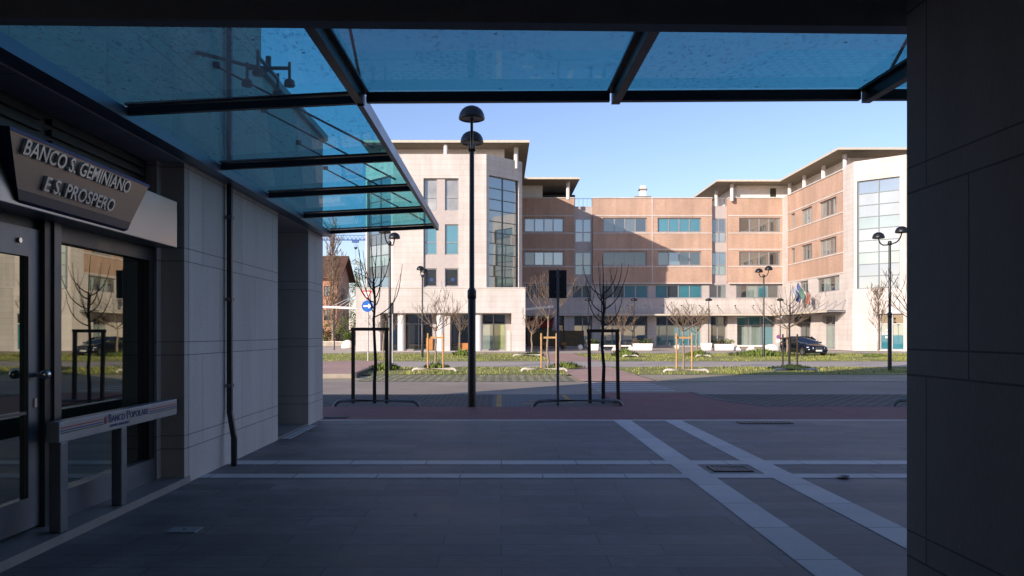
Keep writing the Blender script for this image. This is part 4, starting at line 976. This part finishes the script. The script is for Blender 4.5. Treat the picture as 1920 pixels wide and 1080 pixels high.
for k in range(2): c_ = Vector(((wx[0] + wx[1]) / 2 + k * (wx[2] - wx[0]) + .1, YT + .36, 6.55)); m.face([c_ + Vector((.17 * math.cos(a * .5236), 0, .17 * math.sin(a * .5236))) for a in range(12)], 'sticker_blue')
m.build('window_sticker', off)
# podium of the left tower
RP = .0480; YP = F * RP; PX0, PX1 = (667 - CX) * RP, (985 - CX) * RP
m = MB(); oa, ob = (713 - CX) * RP, (959 - CX) * RP
facade(m, (0, YP), UC, PX0, PX1, 0, Z_B, [(oa, ob, .06, 3.47)], 'facade_stone', 3.0)
m.face([(PX1, YP, 0), (PX1, YC + .4, 0), (PX1, YC + .4, Z_B), (PX1, YP, Z_B)], 'facade_stone'); m.face([(PX0, YP, 0), (PX0, 106, 0), (PX0, 106, Z_B), (PX0, YP, Z_B)], 'facade_stone')
m.prism([(PX0 - .05, YP - .06), (PX1 + .05, YP - .06), (PX1 + .05, YC), (PX0 - .05, YC)], Z_B, Z_B + .07, 'facade_stone')
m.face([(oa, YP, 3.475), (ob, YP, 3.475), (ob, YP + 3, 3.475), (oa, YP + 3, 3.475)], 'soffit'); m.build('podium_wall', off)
OG = (0, YP + 2.2); rg = OG[1] / F; gx = lambda x: (x - CX) * rg
for (a, c, gls) in ((712, 746, ['pane_green', 'pane_teal']), (758, 812, ['pane_dark', 'pane_black']), (846, 880, ['pane_dark', 'pane_black']), (902, 948, ['pane_mint', 'pane_green'])):
    window(off, OG, UC, gx(a), gx(c), .12, 3.46, 2, [0, .73, 1], (lambda g_: (lambda i, j, r__: 'pane_dark' if j else g_[i]))(gls), .1, .08, 'frame_grey')
m = MB(); facade(m, OG, UC, oa, ob, .06, 3.47, [(gx(a), gx(c), .12, 3.46) for a, c in ((712, 746), (758, 812), (846, 880), (902, 948))], 'grey_panel', .1)
m.box(gx(834), gx(846), YP + .6, YP + 2.15, .06, 3.46, 'facade_stone'); m.box(gx(840), gx(846), YP + .9, YP + 1.6, .06, 1.9, 'facade_stone'); m.box(gx(950), gx(956), YP + .3, YP + 1.6, .06, 1.9, 'facade_stone'); m.build('lobby_wall', off)
m = MB(); m.box(gx(800), gx(812), YP + 1.7, YP + 2.1, .1, 1.2, 'orange_wood'); m.box(gx(858), gx(878), YP + 1.7, YP + 2.1, .1, .75, 'orange_wood'); m.build('lobby_counter', off)
for x in (753, 826, 897):
    m = MB(); q = (x - CX) * (YP + .75) / F; m.tube([(q, YP + .75, .05), (q, YP + .75, 3.47)], .36, 'column_white', 20); m.build('column', off)
m = MB(); m.prism([(TBL.x + .6, 106), (TBL.x + .6, TBL.y + .8), (TL + .4, YT + 1.0), (TR - .4, YT + 1.0), (TBR.x - .6, TBR.y + .8), (TBR.x - .6, 106)], Z_B + .1, 17.3, 'grey_panel'); m.box(PX0 + .3, PX1 - .3, YP + 3.2, 106, 0, Z_B - .1, 'grey_panel'); m.build('core', off)
# side slabs: white canopies with stays at the left tower's flanks
m = MB(); q = W(623, 577, .052)
m.poly([(-17.2, 75.5, 4.10), (-13.15, 75.5, 3.95), (-13.15, 78, 3.95), (-17.2, 78, 4.10), (-17.2, 75.5, 4.28), (-13.15, 75.5, 4.13), (-13.15, 78, 4.13), (-17.2, 78, 4.28)], [(3, 2, 1, 0), (4, 5, 6, 7), (0, 1, 5, 4), (2, 3, 7, 6), (3, 0, 4, 7), (1, 2, 6, 5)], 'white_plaster')
for d in (0, 1.2, 2.3): m.tube([(-13.1, 75.7 + d, 6.0 if d else 5.7), (-16.2 + d * .3, 75.7 + d, 4.28)], .035, 'frame_grey', 6)
m.tube([(-16.4, 77.5, 0), (-16.4, 77.5, 4.1)], .06, 'frame_dark', 8); m.build('entrance_canopy', off)
m = MB(); m.poly([(2.2, 76, 3.85), (5.0, 76, 4.15), (5.0, 79, 4.15), (2.2, 79, 3.85), (2.2, 76, 4.05), (5.0, 76, 4.35), (5.0, 79, 4.35), (2.2, 79, 4.05)], [(3, 2, 1, 0), (4, 5, 6, 7), (0, 1, 5, 4), (2, 3, 7, 6), (1, 2, 6, 5)], 'white_plaster'); m.build('entrance_canopy', off)

# cafe terrace screens, furniture, planters, balls
def gp(x, r): return (x - CX) * r
sc = thing('cafe_screen', 'brown fabric wind screen enclosing the cafe terrace', 'screen', (gp(1030, .058), F * .058, 0)); m = MB()
ysn = F * .058
m.box(gp(988, .058), gp(1094, .058), ysn, ysn + .05, .25, 1.95, 'screen_brown'); m.build('fabric', sc)
for x in (988, 1022, 1058, 1094): m = MB(); m.box(gp(x, .058) - .04, gp(x, .058) + .04, ysn - .05, ysn - .003, 0, 2.0, 'frame_dark'); m.build('post', sc)
ub_ = thing('parasol', 'closed grey parasol standing behind the cafe screen', 'parasol', (gp(1041, .0595), F * .0595, 0)); m = MB(); p = Vector(ub_.location)
m.lathe(p, [(.03, 0), (.03, 1.6), (.25, 1.7), (.32, 2.4), (.14, 3.6), (.02, 3.9)], 'grey_panel', 10); m.build('canopy', ub_)
for (x, l) in ((1022, 'small orange wooden crate left of the cafe stakes'), (1057, 'small orange wooden crate below the brown cafe screen')):
    p = Vector((gp(x, .055), F * .055, 0)); m = MB()
    for k in range(4): m.box(p.x - .22, p.x + .22, p.y - .2, p.y + .2, .02 + .18 * k, .16 + .18 * k, 'orange_wood')
    m.box(p.x - .20, p.x + .20, p.y - .18, p.y + .18, .02, .72, 'dark_wood'); tag(m.build('crate'), l, 'crate', 'orange crates by the cafe')
p = Vector((gp(1035, .0545), F * .0545, 0)); t = thing('low_bench', 'thin dark bench before the cafe terrace', 'bench', p); m = MB(); m.box(p.x - 1.1, p.x + 1.3, p.y - .2, p.y + .2, .38, .45, 'dark_steel'); m.build('seat', t)
for s in (-.9, 1.1): m = MB(); m.bar(p + Vector((s, 0, 0)), p + Vector((s - .1, 0, .38)), .06, .3, 'dark_steel'); m.build('leg', t)
def ball(x, y, r, label):
    m = MB(); p = Vector((gp(x, r), F * r, 0)); R_ = .27
    m.lathe(p + Vector((0, 0, .02)), [(.12, 0)] + [(R_ * math.sin(a), R_ - R_ * math.cos(a)) for a in [.5 + .264 * k for k in range(11)]], 'white_concrete', 20)
    tag(m.build('stone_ball'), label, 'bollard', 'white ball bollards')
ball(1088, 652, .0525, 'white concrete ball beside the brown cafe screen'); ball(1270, 653, .053, 'white concrete ball left of the stakes before the teal shopfront')
def planter(x0, x1, r, h, label, plant=True, rounded=False):
    y = F * r; t = thing('planter', label, 'planter', (gp(x0, r), y, 0), 'white concrete planters before the facade'); m = MB(); a, c = gp(x0, r), gp(x1, r)
    m.poly([(a, y, 0), (c, y, 0), (c, y + .9, 0), (a, y + .9, 0), (a - .08, y - .06, h), (c + .08, y - .06, h), (c + .08, y + .96, h), (a - .08, y + .96, h)], [(4, 5, 6, 7), (0, 1, 5, 4), (1, 2, 6, 5), (2, 3, 7, 6), (3, 0, 4, 7)], 'white_concrete'); m.build('box', t, bevel=.06)
    if plant:
        m = MB(); rn = random.Random(x0); 
        for k in range(5): leaves(m, (a + (c - a) * (k + .5) / 5, y + .45, h + .15), .38, 90, .09, rn.choice(['leaf_dark', 'twig_brown', 'leaf_green']), rn)
        m.build('plant', t)
planter(1104, 1122, .0515, .62, 'small white planter at the left end of the long bench'); planter(1190, 1223, .0515, .68, 'wide white planter with a brown shrub before the pier')
planter(1319, 1334, .0515, .72, 'short white planter right of the dry-leaved tree', False); planter(1342, 1376, .0515, .62, 'wide white planter with rounded end and low plants')
def seat_wall(x0, x1, r, label):
    y = F * r; t = thing('stone_bench', label, 'bench', (gp(x0, r), y, 0), 'white concrete benches before the facade'); a, c = gp(x0, r), gp(x1, r)
    m = MB(); m.box(a, c, y, y + .5, .36, .5, 'white_concrete'); m.build('seat', t, bevel=.03)
    n_ = 3
    for k in range(n_): x_ = a + (c - a) * k / (n_ - 1); m = MB(); m.poly([(x_ - .38, y, 0), (x_ + .38, y, 0), (x_ + .38, y + .5, 0), (x_ - .38, y + .5, 0), (x_ - .2, y, .355), (x_ + .2, y, .355), (x_ + .2, y + .5, .355), (x_ - .2, y + .5, .355)], [(0, 1, 5, 4), (1, 2, 6, 5), (2, 3, 7, 6), (3, 0, 4, 7)], 'white_concrete'); m.build('leg', t)
seat_wall(1126, 1184, .0517, 'white concrete bench between two planters'); seat_wall(1382, 1436, .0517, 'white concrete bench left of the parked dark car')
p = W(1447, 650, .0512); m = MB(); m.lathe((p.x, p.y, 0), [(.75, 0), (.8, .15), (.62, .45), (.35, .6), (0, .64)], 'white_concrete', 20); tag(m.build('stone_boulder'), 'white rounded concrete mound directly behind the car', 'bollard')
# car-side and left flank extras
p = W(652, 649, .06); m = MB(); m.lathe((p.x, p.y, 0), [(.7, 0), (.75, .3), (.5, .75), (.2, .9), (0, .92)], 'white_concrete', 12); tag(m.build('wrapped_bale'), 'lumpy white bale on the ground beyond the left tower', 'bale')

# flags on the wing
for k, (x, z0, c, l) in enumerate(((1508, 6.2, ['flag_blue', 'flag_blue'], 'deep blue flag hanging from a leaning pole, highest of the three'), (1500, 5.7, ['flag_grey', 'flag_blue'], 'grey and blue flag hanging furthest from the wall'), (1518, 5.3, ['flag_green', 'flag_red'], 'green and red striped flag hanging lowest from its pole'))):
    uu = wp(x + 20); base = P3(uu, 5.0, .2); tip = base + nW * (1.6 + .25 * k) + Vector((0, -.3 * k, 2.1 - .35 * k))
    t = thing('flag', l, 'flag', base, 'flags over the right entrance'); m = MB(); m.tube([base, tip], .03, 'pole_pale', 6); m.build('pole', t)
    m = MB(); dd = (tip - base).normalized()
    for i in range(6):
        for j in range(6):
            def q(i_, j_): 
                s = i_ / 6; v_ = j_ / 6; pt = tip - dd * 1.25 * s; return pt + Vector((-.12 * math.sin(5 * v_ + 3 * s), .25 * math.sin(7 * s + 4 * v_) * v_, -1.35 * v_ * (1 - .25 * s)))
            m.face([q(i, j), q(i + 1, j), q(i + 1, j + 1), q(i, j + 1)], c[0] if i < 3 else (c[1] if k != 2 or i > 3 else 'sign_white'), True)
    m.build('cloth', t)

# ------------------------------------------------------------------ parked car
cc = Vector((22.95, 60.0, -.05)); car = thing('parked_car', 'dark blue car parked on the grass before the white entrance', 'car', cc)
def loft(secs, mat, name, sub=True):
    m = MB(); vs = []; n = len(secs[0])
    for s in secs: vs += s
    fs = [(i * n + k, (i + 1) * n + k, (i + 1) * n + (k + 1) % n, i * n + (k + 1) % n) for i in range(len(secs) - 1) for k in range(n)]
    fs += [tuple(range(n)), tuple(range((len(secs) - 1) * n, len(secs) * n))[::-1]]
    m.poly(vs, fs, mat, True); o = m.build(name); o.parent = car
    bm = bmesh.new(); bm.from_mesh(o.data); bmesh.ops.recalc_face_normals(bm, faces=bm.faces); bm.to_mesh(o.data); bm.free()
    if sub: md = o.modifiers.new('s', 'SUBSURF'); md.levels = 2; md.render_levels = 2
    return o
def sec(x, hw, zb, zs, zt): return [(x, -hw * .8, zb), (x, -hw, zb + .12), (x, -hw * 1.02, (zb + zs) / 2), (x, -hw * .95, zs), (x, -hw * .7, zt), (x, 0, zt + .02), (x, hw * .7, zt), (x, hw * .95, zs), (x, hw * 1.02, (zb + zs) / 2), (x, hw, zb + .12), (x, hw * .8, zb), (x, 0, zb)]
loft([sec(-2.15, .70, .35, .78, .95), sec(-2.05, .80, .26, .86, 1.0), sec(-1.2, .87, .2, .92, 1.0), sec(0, .88, .2, .92, .97), sec(.9, .88, .2, .88, .98), sec(1.6, .86, .2, .78, .88), sec(2.05, .80, .22, .68, .76), sec(2.17, .68, .28, .58, .66)], 'car_paint', 'body')
def sec2(x, hw, z0, z1, tw): return [(x, -hw, z0), (x, -tw, z1), (x, 0, z1 + .03), (x, tw, z1), (x, hw, z0)]
loft([sec2(-2.0, .72, .93, 1.02, .6), sec2(-1.55, .78, .93, 1.36, .58), sec2(-.8, .80, .93, 1.44, .6), sec2(0.05, .80, .93, 1.43, .6), sec2(.45, .79, .93, 1.30, .62), sec2(1.2, .74, .93, .98, .68)], 'windscreen', 'cabin_glass', False)
m = MB(); m.poly([(-1.5, -.57, 1.40), (.1, -.58, 1.45), (.1, .58, 1.45), (-1.5, .57, 1.40), (-.7, -.6, 1.47), (-.7, .6, 1.47)], [(0, 4, 5, 3), (4, 1, 2, 5)], 'car_paint'); o = m.build('roof'); o.parent = car
for s in (-1, 1):
    m = MB(); m.bar((.12, s * .60, 1.44), (1.1, s * .72, .97), .05, .05, 'car_paint'); m.bar((-.55, s * .64, 1.42), (-.6, s * .82, .93), .08, .04, 'car_paint'); m.bar((-1.5, s * .58, 1.38), (-1.95, s * .74, .96), .12, .05, 'car_paint'); o = m.build('pillar'); o.parent = car
    m = MB(); m.lathe((0, 0, 0), [(0, -.06), (.1, -.05), (.12, .02), (.06, .06), (0, .06)], 'car_paint', 10); o = m.build('mirror'); o.parent = car; o.location = (.75, s * .95, 1.0)
    m = MB(); m.poly([(2.02, s * .80, .60), (2.16, s * .46, .58), (2.13, s * .46, .71), (1.96, s * .80, .74), (1.78, s * .868, .72)], [(0, 1, 2, 3), (0, 3, 4)], 'headlight'); o = m.build('headlight'); o.parent = car; o.scale = (1, .93, .94); o.location.x = .012
    m = MB(); m.obox((2.17, s * .13, .60), (.03, 0, 0), (0, .10, 0), (0, 0, .07), 'bright_steel'); m.obox((2.19, s * .13, .60), (.015, 0, 0), (0, .085, 0), (0, 0, .055), 'sign_back'); o = m.build('grille'); o.parent = car
    for x in (1.35, -1.35):
        m = MB()
        for k in range(1): m.lathe((0, 0, 0), [(.19, -.1), (.30, -.1), (.325, -.07), (.325, .07), (.30, .1), (.19, .1)], 'tyre', 24)
        m2 = MB(); m2.lathe((0, 0, 0), [(.20, .085), (.19, .095), (.12, .06), (.05, .075), (0, .08)], 'rim', 24)
        wl = m.build('wheel'); wl.parent = car; wl.location = (x, s * .80, .325); wl.rotation_euler = (R(-90 * s), 0, 0); o = m2.build('rim'); o.parent = wl
m = MB(); m.obox((2.20, 0, .42), (.012, 0, 0), (0, .26, 0), (0, 0, .06), 'sign_white'); m.obox((2.203, .235, .42), (.012, 0, 0), (0, .028, 0), (0, 0, .058), 'sign_sky'); o = m.build('number_plate'); o.parent = car
m = MB(); m.obox((2.13, 0, .27), (.06, 0, 0), (0, .62, 0), (0, 0, .05), 'sign_back'); o = m.build('bumper_intake'); o.parent = car
car.rotation_euler = (0, 0, R(-90 + 9))

# ------------------------------------------------------------------ background at left: house, poplar, bushes, wall, crane
hs = thing('brick_house', 'orange plastered house with brown tiled gable roof beyond the left tower', 'house'); rH = .080; yH = F * rH; xa, xb = (540 - CX) * rH, (632 - CX) * rH; dH = 9.3
m = MB(); facade(m, (xa, yH), (1, 0), 0, xb - xa, 0, 10.7, [(xb - xa - 2.0, xb - xa - 1.0, 7.2, 8.8), (xb - xa - 2.0, xb - xa - 1.0, 3.6, 5.2)], 'house_plaster', .15)
m.face([(xb, yH, 0), (xb, yH + dH, 0), (xb, yH + dH, 10.7), (xb, yH + dH / 2, 13.6), (xb, yH, 10.7)], 'house_plaster'); m.face([(xa, yH, 0), (xa, yH, 10.7), (xa, yH + dH / 2, 13.6), (xa, yH + dH, 10.7), (xa, yH + dH, 0)], 'house_plaster'); m.face([(xb, yH + dH, 0), (xa, yH + dH, 0), (xa, yH + dH, 10.7), (xb, yH + dH, 10.7)], 'house_plaster'); m.build('wall', hs)
for z in (7.2, 3.6): window(hs, (xa, yH), (1, 0), xb - xa - 2.0, xb - xa - 1.0, z, z + 1.6, 2, 1, 'pane_dark', .1, .1, 'frame_dark')
m = MB(); e = .9
for s in (0, 1):
    y0_, y1_ = (yH - e, yH + dH / 2) if s == 0 else (yH + dH + e, yH + dH / 2); zz0 = 10.7 - e * .62
    m.poly([(xa - e, y0_, zz0), (xb + e, y0_, zz0), (xb + e, y1_, 13.75), (xa - e, y1_, 13.75), (xa - e, y0_, zz0 - .25), (xb + e, y0_, zz0 - .25), (xb + e, y1_, 13.5), (xa - e, y1_, 13.5)], [(0, 1, 2, 3), (4, 5, 6, 7), (0, 1, 5, 4), (1, 2, 6, 5)], 'roof_tile')
m.build('roof', hs)
m = MB(); m.box(xb + .003, xb + .9, yH + 3.2, yH + 5.8, 6.6, 6.8, 'frame_dark'); m.box(xb + .85, xb + .9, yH + 3.2, yH + 5.8, 6.8, 7.7, 'frame_dark'); m.build('balcony', hs)
for yy in (yH + 3.5, yH + 5.0):
    for z in (3.4, 6.9): window(hs, (xb, yy), (0, 1), 0, 1.0, z, z + 1.9, 1, 1, 'pane_dark', -.01, .1, 'frame_dark')
tree(41, ((624 - CX) * .072, F * .072, 0), 15.5, .75, 'poplar', .15, 'tall brownish bare poplar in front of the orange house', None, 'poplar_tree')
tree(42, ((648 - CX) * .1, F * .1, 0), 11.5, .6, 'slim', .16, 'thin bare tree beside the orange house gable', None)
bt = thing('leafy_tree', 'green leafy tree between the orange house and the left tower', 'tree', ((674 - CX) * .12, F * .12, 0)); m = MB(); rnd = random.Random(5); p = Vector(bt.location)
m2 = MB(); m2.tube([p, p + Vector((0, 0, 7))], [.2, .1], 'bark_dark', 8); m2.build('trunk', bt)
for k in range(26): leaves(m, p + Vector((rnd.gauss(0, 1.3), rnd.gauss(0, 1.3), rnd.uniform(4, 18))), 1.0, 90, .16, rnd.choice(['leaf_dark', 'leaf_green', 'leaf_pale']), rnd)
m.build('crown', bt)
def bush(x, r, wd, ht, label, seed):
    rn = random.Random(seed); p = Vector((gp(x, r), F * r, 0)); t = thing('bush', label, 'bush', p, 'dark bushes behind the low wall'); m = MB()
    for k in range(16): leaves(m, p + Vector((rn.uniform(-wd, wd), rn.uniform(-.8, .8), rn.uniform(.2, ht))), .7, 110, .12, rn.choice(['leaf_dark', 'leaf_dark', 'leaf_green']), rn)
    m.build('foliage', t)
bush(608, .078, 1.4, 3.4, 'dark bush at the left end beside the stone wall', 1); bush(640, .078, 1.9, 4.6, 'broad dark bush right of the bare poplar', 2); bush(661, .074, 1.2, 4.2, 'dark bush next to the left tower flank', 3)
wl = thing('garden_wall', 'low pale wall below the dark bushes at left', 'wall', (gp(600, .07), F * .07, 0)); m = MB(); m.box(gp(480, .07), gp(664, .07), F * .07, F * .07 + .3, 0, .55, 'kerb_stone'); m.build('panel', wl)
m = MB(); m.box(gp(480, .07) - .05, gp(664, .07) + .05, F * .07 - .04, F * .07 + .34, .55, .62, 'white_concrete'); m.build('coping', wl)
cr = thing('tower_crane', 'blue lattice tower crane rising behind the left tower', 'crane', (gp(730, .15), F * .15, 0)); y = F * .15; x0, x1 = gp(560, .15), gp(760, .15); zc = W(0, 450, .15).z
m = MB()
for (dy, dz) in ((-.6, 0), (.6, 0), (0, 1.3)): m.bar((x0, y + dy, zc + dz), (x1, y + dy, zc + dz), .16, .16, 'crane_blue')
n_ = 26
for k in range(n_):
    a, c = x0 + (x1 - x0) * k / n_, x0 + (x1 - x0) * (k + .5) / n_; e_ = x0 + (x1 - x0) * (k + 1) / n_
    for dy in (-.6, .6): m.tube([(a, y + dy, zc), (c, y, zc + 1.3), (e_, y + dy, zc)], .06, 'crane_blue', 4)
m.build('jib', cr)
m = MB(); xm = gp(735, .15)
for dx in (-.7, .7):
    for dy in (-.7, .7): m.bar((xm + dx, y + dy, 0), (xm + dx, y + dy, zc + 4), .16, .16, 'crane_blue')
m.build('mast', cr)
m = MB(); xt = gp(667, .15); m.box(xt - 1.0, xt + .8, y - .6, y + .6, zc - .7, zc - .1, 'crane_blue'); m.build('trolley', cr)
m = MB(); zh = W(0, 464, .15).z; m.tube([(xt - .2, y, zc - .7), (xt - .2, y, zh)], .03, 'frame_dark', 4); m.tube([(xt + .2, y, zc - .7), (xt + .2, y, zh)], .03, 'frame_dark', 4); m.lathe((xt, y, zh - .6), [(0, 0), (.3, .2), (.55, .5), (.4, .7), (0, .7)], 'frame_dark', 10); m.tube([(xt, y, zh - .5), (xt, y, zh - 5)], .04, 'frame_dark', 4); m.build('hook_block', cr)
